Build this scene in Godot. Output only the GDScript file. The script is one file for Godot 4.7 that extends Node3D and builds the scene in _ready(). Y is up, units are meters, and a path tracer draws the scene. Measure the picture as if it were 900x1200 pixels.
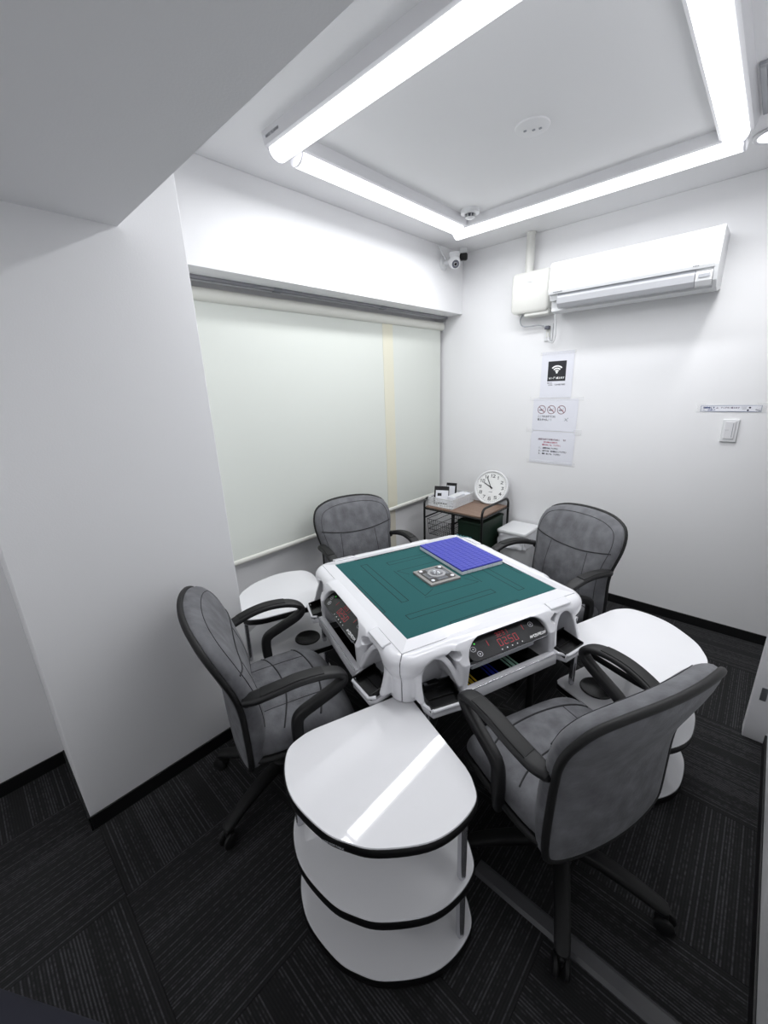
extends Node3D
# A small mahjong room: automatic table, four suede chairs, corner side tables, tube lights.

const TABLE := Vector3(0.912, 0.0, 1.597)
const TURN := -20.5
const CEIL := 2.39
const GLOW := 2.75        # what the eye sees of the tube lenses
const TUBE_LIGHT := 0.67  # energy of the light in front of each tube
var M := {}
var used := {}

# ---------------------------------------------------------------- mesh builder
class MB:
	var v := PackedVector3Array()
	var n := PackedVector3Array()
	var uv := PackedVector2Array()
	var ix := PackedInt32Array()

	func add(p: Vector3, nn := Vector3.UP, u := Vector2.ZERO) -> int:
		v.append(p); n.append(nn); uv.append(u)
		return v.size() - 1

	func tri(a: int, b: int, c: int) -> void:          # counter-clockwise seen from outside
		ix.append(a); ix.append(c); ix.append(b)

	func quad(a: int, b: int, c: int, d: int) -> void:
		tri(a, b, c); tri(a, c, d)

	func facing(a: int, b: int, c: int, want: Vector3) -> void:
		if (v[b] - v[a]).cross(v[c] - v[a]).dot(want) < 0.0:
			tri(a, c, b)
		else:
			tri(a, b, c)

	func flat(pts: Array, uvs := []) -> void:           # a flat convex polygon, counter-clockwise from outside
		var nn: Vector3 = (pts[1] - pts[0]).cross(pts[2] - pts[0]).normalized()
		var k := v.size()
		for i in pts.size():
			add(pts[i], nn, uvs[i] if uvs.size() else Vector2.ZERO)
		for i in range(1, pts.size() - 1):
			tri(k, k + i, k + i + 1)

	func rbox(c: Vector3, s: Vector3, b := 0.003, xf := Transform3D()) -> void:
		var h := s * 0.5
		b = minf(b, minf(h.x, minf(h.y, h.z)) * 0.98)
		for ax in 3:
			var ua := (ax + 1) % 3
			var wa := (ax + 2) % 3
			for sg in [-1.0, 1.0]:
				var lu := [-h[ua], -h[ua] + b, h[ua] - b, h[ua]]
				var lw := [-h[wa], -h[wa] + b, h[wa] - b, h[wa]]
				var k := v.size()
				for i in 4:
					for j in 4:
						var p := Vector3.ZERO
						p[ax] = sg * h[ax]; p[ua] = lu[i]; p[wa] = lw[j]
						var q := p.clamp(-(h - Vector3.ONE * b), h - Vector3.ONE * b)
						var nn := (p - q).normalized()
						add(xf * (c + q + nn * b), xf.basis * nn, Vector2(p[ua], p[wa]))
				for i in 3:
					for j in 3:
						var a := k + i * 4 + j
						if sg > 0:
							quad(a, a + 4, a + 5, a + 1)
						else:
							quad(a, a + 1, a + 5, a + 4)

	func sweep(pts: Array, ra, rb, side := Vector3.ZERO, seg := 10, cap := true, e := 2.0, closed := false) -> void:
		var cnt := pts.size()
		var k0 := v.size()
		var s := side
		for i in cnt:
			var t: Vector3
			if closed:
				t = pts[(i + 1) % cnt] - pts[(i - 1 + cnt) % cnt]
			else:
				t = pts[mini(i + 1, cnt - 1)] - pts[maxi(i - 1, 0)]
			t = t.normalized()
			if side == Vector3.ZERO:
				if i == 0:
					s = t.cross(Vector3.UP)
					if s.length() < 0.2:
						s = t.cross(Vector3.RIGHT)
				s = (s - t * s.dot(t)).normalized()
			var sd := (s - t * s.dot(t)).normalized()
			var nr := t.cross(sd)
			var a: float = ra[i] if ra is Array else ra
			var b: float = rb[i] if rb is Array else rb
			for j in seg:
				var th := TAU * j / seg
				var c := cos(th)
				var d := sin(th)
				var cc := signf(c) * pow(absf(c), 2.0 / e)
				var dd := signf(d) * pow(absf(d), 2.0 / e)
				var nn := (sd * signf(c) * pow(absf(c), 2.0 - 2.0 / e) * b + nr * signf(d) * pow(absf(d), 2.0 - 2.0 / e) * a).normalized()
				add(pts[i] + sd * cc * a + nr * dd * b, nn, Vector2(float(j) / seg, i * 0.1))
		for i in (cnt if closed else cnt - 1):
			for j in seg:
				var j2 := (j + 1) % seg
				var i2 := (i + 1) % cnt
				quad(k0 + i * seg + j, k0 + i * seg + j2, k0 + i2 * seg + j2, k0 + i2 * seg + j)
		if cap and not closed:
			for end in [0, cnt - 1]:
				var t2: Vector3 = (pts[1] - pts[0]) if end == 0 else (pts[cnt - 1] - pts[cnt - 2])
				t2 = t2.normalized() * (-1.0 if end == 0 else 1.0)
				var m := add(pts[end], t2)
				var r0 := v.size()
				for j in seg:
					add(v[k0 + end * seg + j], t2)
				for j in seg:
					facing(m, r0 + j, r0 + (j + 1) % seg, t2)

	func tube(pts: Array, r: float, seg := 8, closed := false) -> void:
		sweep(pts, r, r, Vector3.ZERO, seg, true, 2.0, closed)

	func lathe(prof: Array, seg := 24, xf := Transform3D()) -> void:
		var ns := []
		for i in prof.size() - 1:
			var d: Vector2 = prof[i + 1] - prof[i]
			ns.append(Vector2(d.y, -d.x).normalized())
		for i in prof.size() - 1:
			var n0: Vector2 = ns[i]
			var n1: Vector2 = ns[i]
			if i > 0 and ns[i - 1].dot(n0) > 0.7:
				n0 = (ns[i - 1] + ns[i]).normalized()
			if i < ns.size() - 1 and ns[i + 1].dot(n1) > 0.7:
				n1 = (ns[i + 1] + ns[i]).normalized()
			var k := v.size()
			for j in seg + 1:
				var dr := Vector3(cos(TAU * j / seg), 0, sin(TAU * j / seg))
				add(xf * (dr * prof[i].x + Vector3.UP * prof[i].y), xf.basis * (dr * n0.x + Vector3.UP * n0.y))
				add(xf * (dr * prof[i + 1].x + Vector3.UP * prof[i + 1].y), xf.basis * (dr * n1.x + Vector3.UP * n1.y))
			for j in seg:
				var a := k + j * 2
				quad(a, a + 1, a + 3, a + 2)

	# a plate with outline in x,z between y0 and y1 with a small bevel
	func plate(o: PackedVector2Array, y0: float, y1: float, b := 0.002, xf := Transform3D(), caps := true) -> void:
		var area := 0.0
		var c := o.size()
		for i in c:
			area += o[i].cross(o[(i + 1) % c])
		var sg := 1.0 if area > 0 else -1.0
		var nm := []
		for i in c:
			var t := ((o[i] - o[(i - 1 + c) % c]).normalized() + (o[(i + 1) % c] - o[i]).normalized()).normalized()
			nm.append(Vector2(t.y, -t.x) * sg)
		var rings := [[b, y0, -0.7], [0.0, y0 + b, -0.25], [0.0, y1 - b, 0.25], [b, y1, 0.7]]
		var k := v.size()
		for r in rings:
			for i in c:
				var q: Vector2 = o[i] - nm[i] * r[0]
				add(xf * Vector3(q.x, r[1], q.y), (xf.basis * Vector3(nm[i].x, r[2], nm[i].y)).normalized())
		for r in 3:
			for i in c:
				var i2 := (i + 1) % c
				var want: Vector3 = xf.basis * Vector3(nm[i].x, 0.01, nm[i].y)
				facing(k + r * c + i, k + r * c + i2, k + (r + 1) * c + i2, want)
				facing(k + r * c + i, k + (r + 1) * c + i2, k + (r + 1) * c + i, want)
		if caps:
			var ids := Geometry2D.triangulate_polygon(o)
			for top in [0, 1]:
				var up: Vector3 = xf.basis * (Vector3.UP if top else Vector3.DOWN)
				var k2 := v.size()
				for i in c:
					var q: Vector2 = o[i] - nm[i] * b
					add(xf * Vector3(q.x, y1 if top else y0, q.y), up, q)
				for t in range(0, ids.size(), 3):
					facing(k2 + ids[t], k2 + ids[t + 1], k2 + ids[t + 2], up)

	# a cushion: outline a,b; height over and under; a map from (a,b,h) to space
	func pillow(o: PackedVector2Array, rings: int, up: Callable, down: Callable, map: Callable, both := true) -> void:
		var c := o.size()
		var mid := Vector2.ZERO
		for p in o:
			mid += p / c
		var k := v.size()
		for side in ([1, 0] if both else [1]):
			var base := v.size()
			var f: Callable = up if side else down
			add(map.call(mid.x, mid.y, f.call(mid, 0.0)))
			for r in range(1, rings + 1):
				var rho := sin(float(r) / rings * PI / 2)
				for i in c:
					var q: Vector2 = mid + (o[i] - mid) * rho
					add(map.call(q.x, q.y, f.call(q, rho)))
			for r in rings:
				for i in c:
					var i2 := (i + 1) % c
					var a := base + 1 + (r - 1) * c
					var b := base + 1 + r * c
					if r == 0:
						_t(base, b + i, b + i2, side)
					else:
						_t(a + i, b + i, b + i2, side)
						_t(a + i, b + i2, a + i2, side)
		smooth(k)

	func _t(a: int, b: int, c: int, side: int) -> void:
		if side:
			tri(a, b, c)
		else:
			tri(a, c, b)

	func smooth(k: int) -> void:
		var acc := {}
		for i in range(k, v.size()):
			n[i] = Vector3.ZERO
		for t in range(0, ix.size(), 3):
			if ix[t] < k:
				continue
			var f := (v[ix[t + 2]] - v[ix[t]]).cross(v[ix[t + 1]] - v[ix[t]])
			for q in 3:
				n[ix[t + q]] += f
		for i in range(k, v.size()):
			n[i] = n[i].normalized()

	func mesh() -> ArrayMesh:
		var a := []
		a.resize(Mesh.ARRAY_MAX)
		a[Mesh.ARRAY_VERTEX] = v; a[Mesh.ARRAY_NORMAL] = n; a[Mesh.ARRAY_TEX_UV] = uv; a[Mesh.ARRAY_INDEX] = ix
		var m := ArrayMesh.new()
		m.add_surface_from_arrays(Mesh.PRIMITIVE_TRIANGLES, a)
		return m

# surface nets of a distance field
func nets(f: Callable, lo: Vector3, hi: Vector3, cell: float) -> ArrayMesh:
	var nx := int((hi.x - lo.x) / cell) + 2
	var ny := int((hi.y - lo.y) / cell) + 2
	var nz := int((hi.z - lo.z) / cell) + 2
	var g := PackedFloat32Array()
	g.resize(nx * ny * nz)
	var B := 5
	var near := []
	for bz in range(0, nz, B):
		for by in range(0, ny, B):
			for bx in range(0, nx, B):
				var mid: float = f.call(lo + Vector3(bx + 2.5, by + 2.5, bz + 2.5) * cell)
				var far := absf(mid) > cell * (B + 1) * 1.15
				if not far:
					near.append(Vector3i(bx, by, bz))
				for z in range(bz, mini(bz + B, nz)):
					for y in range(by, mini(by + B, ny)):
						var row := (z * ny + y) * nx
						for x in range(bx, mini(bx + B, nx)):
							g[row + x] = mid if far else f.call(lo + Vector3(x, y, z) * cell)
	var mb := MB.new()
	var at := {}
	var off := [0, 1, nx, nx + 1, nx * ny, nx * ny + 1, nx * ny + nx, nx * ny + nx + 1]
	var edges := [[0, 1], [2, 3], [4, 5], [6, 7], [0, 2], [1, 3], [4, 6], [5, 7], [0, 4], [1, 5], [2, 6], [3, 7]]
	for b in near:
		for z in range(b.z, mini(b.z + B, nz - 1)):
			for y in range(b.y, mini(b.y + B, ny - 1)):
				for x in range(b.x, mini(b.x + B, nx - 1)):
					var id := (z * ny + y) * nx + x
					var neg := 0
					for o in off:
						if g[id + o] < 0.0:
							neg += 1
					if neg == 0 or neg == 8:
						continue
					var sum := Vector3.ZERO
					var cnt := 0
					for e in edges:
						var a: float = g[id + off[e[0]]]
						var c: float = g[id + off[e[1]]]
						if (a < 0.0) != (c < 0.0):
							var pa := Vector3(e[0] & 1, (e[0] >> 1) & 1, e[0] >> 2)
							var pc := Vector3(e[1] & 1, (e[1] >> 1) & 1, e[1] >> 2)
							sum += pa.lerp(pc, a / (a - c)); cnt += 1
					var p := lo + (Vector3(x, y, z) + sum / cnt) * cell
					var h := cell * 0.35
					var g0: float = f.call(p)
					var gr := Vector3(f.call(p + Vector3(h, 0, 0)) - g0, f.call(p + Vector3(0, h, 0)) - g0, f.call(p + Vector3(0, 0, h)) - g0)
					var nn := gr.normalized()
					at[id] = mb.add(p - nn * clampf(g0, -cell * 0.5, cell * 0.5), nn)
	for b in near:
		for z in range(maxi(b.z, 1), mini(b.z + B, nz - 1)):
			for y in range(maxi(b.y, 1), mini(b.y + B, ny - 1)):
				for x in range(maxi(b.x, 1), mini(b.x + B, nx - 1)):
					var id := (z * ny + y) * nx + x
					var s0 := g[id] < 0.0
					for ax in 3:
						var d: int = [1, nx, nx * ny][ax]
						if s0 == (g[id + d] < 0.0):
							continue
						var u: int = [nx, nx * ny, 1][ax]
						var w: int = [nx * ny, 1, nx][ax]
						if not (at.has(id) and at.has(id - u) and at.has(id - w) and at.has(id - u - w)):
							continue
						if s0:
							mb.quad(at[id - u - w], at[id - w], at[id], at[id - u])
						else:
							mb.quad(at[id - u - w], at[id - u], at[id], at[id - w])
	return mb.mesh()

# ---------------------------------------------------------------- nodes
func numbered(called: String) -> String:
	if not used.has(called):
		used[called] = 0
		return called
	used[called] += 1
	return "%s_%03d" % [called, used[called]]

func thing(called: String, label: String, category: String, at := Vector3.ZERO, turn := 0.0, group := "") -> Node3D:
	var o := Node3D.new()
	o.name = numbered(called)
	add_child(o)
	o.position = at
	o.rotation_degrees.y = turn
	tag(o, label, category, group)
	return o

func tag(o: Node, label: String, category: String, group := "") -> void:
	o.set_meta("label", label)
	o.set_meta("category", category)
	if group:
		o.set_meta("group", group)

func part(called: String, m, mat: Material, parent: Node = self, label := "") -> MeshInstance3D:
	var o := MeshInstance3D.new()
	o.mesh = m.mesh() if m is MB else m
	o.material_override = mat
	o.name = numbered(called) if parent == self else called
	parent.add_child(o, true)
	if label:
		o.set_meta("label", label)
	return o

func struct(called: String, m, mat: Material, label := "") -> MeshInstance3D:
	var o := part(called, m, mat)
	o.set_meta("kind", "structure")
	if label:
		o.set_meta("label", label)
	return o

func dup(src: Node3D, label: String) -> Node3D:
	var o: Node3D = src.duplicate()
	o.name = numbered(String(src.name).rstrip("0123456789").trim_suffix("_"))
	add_child(o)
	o.set_meta("label", label)
	return o

func tl(x: float, y: float, z: float) -> Vector3:      # table axes to room axes
	return TABLE + Basis(Vector3.UP, deg_to_rad(TURN)) * Vector3(x, y, z)

func box(c: Vector3, s: Vector3, b := 0.003, xf := Transform3D()) -> MB:
	var m := MB.new()
	m.rbox(c, s, b, xf)
	return m

func span(a: Vector3, b: Vector3, bev := 0.002) -> MB:
	return box((a + b) * 0.5, (b - a).abs(), bev)

func smooth_line(p: Array, sub := 6, closed := false) -> Array:
	var out := []
	var c := p.size()
	for i in (c if closed else c - 1):
		var p0 = p[(i - 1 + c) % c] if closed or i > 0 else p[0] * 2 - p[1]
		var p1 = p[i]
		var p2 = p[(i + 1) % c]
		var p3 = p[(i + 2) % c] if closed or i < c - 2 else p[c - 1] * 2 - p[c - 2]
		for k in sub:
			out.append(p1.cubic_interpolate(p2, p0, p3, float(k) / sub))
	if not closed:
		out.append(p[c - 1])
	return out

func rounded(w: float, h: float, r: float, seg := 5) -> PackedVector2Array:
	var o := PackedVector2Array()
	for q in 4:
		var c := Vector2([w, -w, -w, w][q] * 0.5 - [r, -r, -r, r][q], [h, h, -h, -h][q] * 0.5 - [r, r, -r, -r][q])
		for k in seg + 1:
			var a := PI / 2 * (q + float(k) / seg)
			o.append(c + Vector2(cos(a), sin(a)) * r)
	return o

# ---------------------------------------------------------------- materials
func mat(called: String, col: Color, rough := 0.6, metal := 0.0) -> StandardMaterial3D:
	var m := StandardMaterial3D.new()
	m.resource_name = called
	m.albedo_color = col
	m.roughness = rough
	m.metallic = metal
	M[called] = m
	return m

func noise(freq: float, oct := 4, sd := 1, kind := FastNoiseLite.TYPE_SIMPLEX_SMOOTH) -> FastNoiseLite:
	var f := FastNoiseLite.new()
	f.noise_type = kind
	f.frequency = freq
	f.fractal_octaves = oct
	f.seed = sd
	return f

func noise_tex(f: FastNoiseLite, a: Color, b: Color, size := 512, normal := false, bump := 4.0) -> NoiseTexture2D:
	var t := NoiseTexture2D.new()
	t.width = size; t.height = size
	t.seamless = true
	t.noise = f
	if normal:
		t.as_normal_map = true
		t.bump_strength = bump
	else:
		var r := Gradient.new()
		r.set_color(0, a); r.set_color(1, b)
		t.color_ramp = r
	return t

func tri(m: StandardMaterial3D, scale: float, world := true) -> void:
	m.uv1_triplanar = true
	m.uv1_world_triplanar = world
	m.uv1_scale = Vector3.ONE * scale

func image_mat(called: String, im: Image, rough := 0.7) -> StandardMaterial3D:
	var m := mat(called, Color.WHITE, rough)
	m.albedo_texture = ImageTexture.create_from_image(im)
	return m

func materials() -> void:
	var weave := noise_tex(noise(0.09, 3, 7), Color.BLACK, Color.WHITE, 512, true, 2.0)
	for w in [["wall_paper", Color(0.935, 0.935, 0.94), 0.75], ["ceiling_paper", Color(0.935, 0.935, 0.94), 0.8]]:
		var m := mat(w[0], w[1], w[2])
		m.normal_enabled = true
		m.normal_texture = weave
		m.normal_scale = 0.10
		tri(m, 3.0)
	mat("skirting", Color(0.06, 0.06, 0.065), 0.45)
	mat("trim_white", Color(0.88, 0.88, 0.89), 0.4)
	mat("cream_frame", Color(0.86, 0.84, 0.78), 0.5)
	var bl := mat("blind_fabric", Color(0.86, 0.875, 0.85), 0.85)
	bl.normal_enabled = true
	bl.normal_texture = noise_tex(noise(0.2, 2, 3), Color.BLACK, Color.WHITE, 256, true, 1.0)
	bl.normal_scale = 0.2
	tri(bl, 5.0)
	mat("show_through_cream", Color(0.885, 0.875, 0.80), 0.85)
	mat("blind_white", Color(0.90, 0.90, 0.87), 0.5)
	mat("rail_grey", Color(0.58, 0.58, 0.60), 0.4, 0.2)
	var g := mat("gloss_white", Color(0.90, 0.90, 0.915), 0.22)
	g.clearcoat_enabled = true
	g.clearcoat = 0.5
	g.clearcoat_roughness = 0.08
	mat("laminate_white", Color(0.90, 0.90, 0.91), 0.035)
	mat("edge_black", Color(0.04, 0.04, 0.042), 0.4)
	mat("plastic_black", Color(0.04, 0.04, 0.043), 0.62)
	mat("arm_black", Color(0.085, 0.085, 0.09), 0.5)
	mat("tray_black", Color(0.02, 0.02, 0.023), 0.25)
	mat("chrome", Color(0.80, 0.80, 0.82), 0.2, 0.85)
	mat("steel", Color(0.55, 0.56, 0.58), 0.3, 0.9)
	mat("stitch", Color(0.16, 0.16, 0.17), 0.8)
	var s := mat("suede", Color.WHITE, 0.85)
	s.albedo_texture = noise_tex(noise(0.011, 5, 11), Color(0.33, 0.33, 0.345), Color(0.475, 0.48, 0.495), 512)
	s.normal_enabled = true
	s.normal_texture = noise_tex(noise(0.06, 4, 5), Color.BLACK, Color.WHITE, 512, true, 3.0)
	s.normal_scale = 0.3
	s.rim_enabled = true
	s.rim = 0.15
	s.rim_tint = 0.6
	tri(s, 2.2, false)
	mat("tile_blue", Color(0.245, 0.265, 0.68), 0.35)
	mat("tile_ivory", Color(0.90, 0.91, 0.93), 0.3)
	mat("plate_grey", Color(0.58, 0.57, 0.56), 0.4, 0.2)
	mat("inlay_grey", Color(0.27, 0.26, 0.26), 0.4, 0.2)
	mat("ring_grey", Color(0.66, 0.66, 0.67), 0.35, 0.2)
	mat("lens_white", Color(0.95, 0.95, 0.97), 0.4)
	mat("paper", Color(0.90, 0.905, 0.93), 0.6)
	var tp := mat("tape_clear", Color(0.95, 0.95, 0.95, 0.22), 0.5)
	tp.transparency = BaseMaterial3D.TRANSPARENCY_ALPHA
	mat("plastic_white", Color(0.88, 0.885, 0.89), 0.35)
	mat("plastic_ivory", Color(0.86, 0.86, 0.84), 0.4)
	mat("plastic_grey", Color(0.62, 0.63, 0.65), 0.4)
	mat("louver_grey", Color(0.74, 0.745, 0.76), 0.35)
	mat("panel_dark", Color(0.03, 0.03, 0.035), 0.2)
	mat("print_grey", Color(0.35, 0.36, 0.40), 0.6)
	mat("print_teal", Color(0.10, 0.42, 0.44), 0.5)
	mat("print_white", Color(0.85, 0.86, 0.88), 0.5)
	mat("dark_green", Color(0.02, 0.14, 0.08), 0.6)
	mat("navy_cloth", Color(0.085, 0.09, 0.14), 0.9)
	mat("rack_black", Color(0.035, 0.035, 0.038), 0.4)
	mat("duct_grey", Color(0.32, 0.32, 0.33), 0.5)
	mat("stick_yellow", Color(0.80, 0.68, 0.16), 0.4)
	mat("stick_blue", Color(0.10, 0.16, 0.60), 0.4)
	mat("stick_green", Color(0.62, 0.80, 0.72), 0.4)
	var bag := mat("bag_film", Color(0.90, 0.905, 0.92), 0.3)
	bag.backlight_enabled = true
	bag.backlight = Color(0.3, 0.3, 0.3)
	var lamp := mat("tube_lens", Color(0.95, 0.95, 0.97), 0.4)
	lamp.emission_enabled = true
	lamp.emission = Color(0.985, 0.99, 1.0)
	lamp.emission_energy_multiplier = GLOW
	var wd := mat("wood_brown", Color.WHITE, 0.55)
	wd.albedo_texture = ImageTexture.create_from_image(wood_image())
	tri(wd, 1.6)
	for k in 2:
		var cp := mat("carpet_%d" % k, Color.WHITE, 0.95)
		var im := carpet_image(31 + k * 8)
		cp.albedo_texture = ImageTexture.create_from_image(im)
		cp.heightmap_enabled = true
		cp.heightmap_texture = cp.albedo_texture
		cp.heightmap_scale = 0.3

func wood_image() -> Image:
	var f := noise(0.02, 4, 21)
	var im := Image.create(256, 256, false, Image.FORMAT_RGB8)
	for y in 256:
		for x in 256:
			var a := f.get_noise_2d(x * 0.6, y * 9.0) * 0.5 + 0.5
			im.set_pixel(x, y, Color(0.44, 0.35, 0.30).lerp(Color(0.60, 0.51, 0.45), clampf(a, 0, 1)))
	return im

func carpet_image(sd: int) -> Image:
	var S := 512
	var rg := RandomNumberGenerator.new()
	rg.seed = sd
	var f := noise(0.03, 3, sd)
	var im := Image.create(S, S, false, Image.FORMAT_RGB8)
	var tone := PackedFloat32Array()
	for c in 64:
		tone.append(rg.randf())
	for y in S:
		for x in S:
			var col := x / 8
			var k := x % 8
			var rib := 0.5 - 0.5 * cos(TAU * (k + 0.5) / 8.0)
			var st := f.get_noise_2d(col * 37.0, y * 1.6) * 0.5 + 0.5
			var fine := rg.randf()
			var on := clampf((tone[col] * 0.8 + st * 0.9 - 0.72) * 2.2, 0.0, 1.0)
			var b := 0.052 + rib * (0.045 + 0.20 * on * (0.55 + 0.45 * fine)) + 0.025 * fine
			im.set_pixel(x, y, Color(b, b, b * 1.05))
	return im

# ---------------------------------------------------------------- print: strokes on a 0..9 grid
const GLYPH := {
	"W": "0029 2945 4569 6990", "i": "4449 4142", "F": "1019 1080 1560", "-": "2565", "使": "3006 1429 3090 3484 3262 3868 3438 6268 6139 6289",
	"え": "3161 2474 7419 4689", "る": "2070 7025 2564 6477 7758 5848", "よ": "5057 5383 5737 3728 2847 5789", "ま": "1282 1474 5057 5737 3728 2846 5789",
	"す": "1292 5057 5744 4435 3546 4658 5839", "お": "1373 4048 4829 2918 1856 5676 7688 8869 7193", "タ": "4018 2080 8039 3466", "バ": "3018 6089 7182 8192",
	"コ": "1181 8188 1888", "は": "1019 3383 6058 5847 4767 6789", "こ": "2171 1838 3888", "で": "1181 8145 4568 6889 7384 8595", "吸": "0136 0138 3631 4080 6039 7084 8449 6489",
	"せ": "0494 3138 3889 7175", "ん": "4009 0945 4569 6989 8996", "！": "4046 4849", "電": "1080 0292 4054 0393 1585 1888 1558 8588", "気": "3005 2080 2373 0585 8598 2748 2859",
	"消": "0122 0425 0927 4071 3383 3389 8389 3585 3787", "し": "3037 3759 5988", "て": "1181 8145 4568", "く": "6024 2469", "だ": "1262 3019 5383 5878 7080 9193", "さ": "1282 5066 6634 3859 5979",
	"い": "1127 2749 7186", "。": "1729 2917", "を": "1272 4026 2646 6858 5889 8424", "の": "5129 2918 1832 3271 7187 8759", "り": "2027 7065 6539", "と": "3044 7326 2678", "に": "1019 4282 4789",
	"室": "0181 0103 8183 1474 1686 0999 4049", "禁": "0191 2006 2026 6026 7096 1575 0787 4749 2719 7789", "止": "4048 4485 1518 0898", "様": "0242 2009 4191 6169 4383 4595 6539 6599", "1": "4049 4022", "2": "1171 7174 7419 1989", "3": "1171 7144 4478 7819",
	".": "3849", "S": "8110 1014 1484 8488 8819", "D": "1019 1060 6083 8386 8669 6919", "p": "1369 1379 1363 6366 6616", "a": "2363 6369 2569 2549", "s": "6323 2325 2565 6569 6929", "A": "0940 4089 2666", "M": "0900 0045 4590 9099", "O": "1080 8089 8919 1910",
	"R": "1019 1070 7074 7414 4489", "E": "1019 1080 1464 1989", "X": "0099 9009", "T": "0090 4049", "N": "0900 0099 9990", "I": "4049", "4": "6069 6016 1696", "5": "8010 1014 1484 8488 8819", "6": "8010 1019 1989 8984 8414", "7": "1080 8039", "8": "1080 8089 8919 1910 1484", "9": "8919 8980 8010 1014 1484", "0": "2080 8089 8929 2920",
}

func stroke(im: Image, a: Vector2, b: Vector2, w: float, c: Color) -> void:
	var lo := a.min(b) - Vector2.ONE * (w + 1)
	var hi := a.max(b) + Vector2.ONE * (w + 1)
	for y in range(maxi(0, int(lo.y)), mini(im.get_height(), int(hi.y) + 1)):
		for x in range(maxi(0, int(lo.x)), mini(im.get_width(), int(hi.x) + 1)):
			var p := Vector2(x, y)
			var d := p.distance_to(Geometry2D.get_closest_point_to_segment(p, a, b)) - w * 0.5
			if d < 0.7:
				im.set_pixel(x, y, im.get_pixel(x, y).lerp(c, clampf(0.7 - d, 0, 1)))

func write(im: Image, text: String, at: Vector2, size: float, c: Color, w := 0.0, gap := 1.12) -> void:
	for ch in text:
		if GLYPH.has(ch):
			for s in GLYPH[ch].split(" "):
				stroke(im, at + Vector2(int(s[0]), int(s[1])) * size / 9.0, at + Vector2(int(s[2]), int(s[3])) * size / 9.0, w if w > 0 else size * 0.11, c)
		at.x += size * (gap if ch != "i" and ch != "." else gap * 0.7)

func disc(im: Image, c: Vector2, r: float, col: Color, inner := 0.0, a0 := -10.0, a1 := 10.0) -> void:
	for y in range(maxi(0, int(c.y - r - 1)), mini(im.get_height(), int(c.y + r + 2))):
		for x in range(maxi(0, int(c.x - r - 1)), mini(im.get_width(), int(c.x + r + 2))):
			var v := Vector2(x, y) - c
			var d := v.length()
			var an := v.angle()
			if d <= r and d >= inner and an >= a0 and an <= a1:
				im.set_pixel(x, y, col)

func paper_image(w: int, h: int) -> Image:
	var im := Image.create(w, h, false, Image.FORMAT_RGB8)
	im.fill(Color(0.90, 0.905, 0.935))
	return im

func seven(im: Image, d: String, at: Vector2, s: float, c: Color, w: float) -> void:
	var seg := {"0": "abcdef", "1": "bc", "2": "abged", "3": "abgcd", "5": "afgcd"}
	var P := {"a": [0, 0, 1, 0], "b": [1, 0, 1, 1], "c": [1, 1, 1, 2], "d": [0, 2, 1, 2], "e": [0, 1, 0, 2], "f": [0, 0, 0, 1], "g": [0, 1, 1, 1]}
	for ch in d:
		for k in seg.get(ch, ""):
			var q = P[k]
			stroke(im, at + Vector2(q[0], q[1]) * s, at + Vector2(q[2], q[3]) * s, w, c)
		at.x += s * 1.75

# ---------------------------------------------------------------- scene
func _ready() -> void:
	var cam := Camera3D.new()
	cam.name = "camera"
	var yaw := 0.7571
	var pitch := 0.2962
	var roll := -0.0375
	var fw := Vector3(-sin(yaw) * cos(pitch), -sin(pitch), -cos(yaw) * cos(pitch))
	var rt := Vector3(cos(yaw), 0, -sin(yaw))
	var up := rt.cross(fw)
	cam.transform = Transform3D(Basis(cos(roll) * rt + sin(roll) * up, -sin(roll) * rt + cos(roll) * up, -fw), Vector3(1.847, 1.48, 2.8982))
	cam.fov = rad_to_deg(2.0 * atan(600.0 / 477.17))
	cam.near = 0.02
	add_child(cam)
	cam.current = true
	var we := WorldEnvironment.new()
	we.name = "environment"
	var env := Environment.new()
	env.background_mode = Environment.BG_COLOR
	env.background_color = Color(0, 0, 0)
	env.tonemap_mode = Environment.TONE_MAPPER_LINEAR
	env.tonemap_exposure = 1.0
	env.sdfgi_enabled = true
	env.ssao_enabled = true
	env.ssil_enabled = true
	we.environment = env
	add_child(we)

	materials()
	room()
	lights()
	mahjong_table()
	tiles()
	side_tables()
	chairs()
	blind()
	rack()
	air_conditioner()
	notices()
	security_camera()
	small_things()

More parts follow.
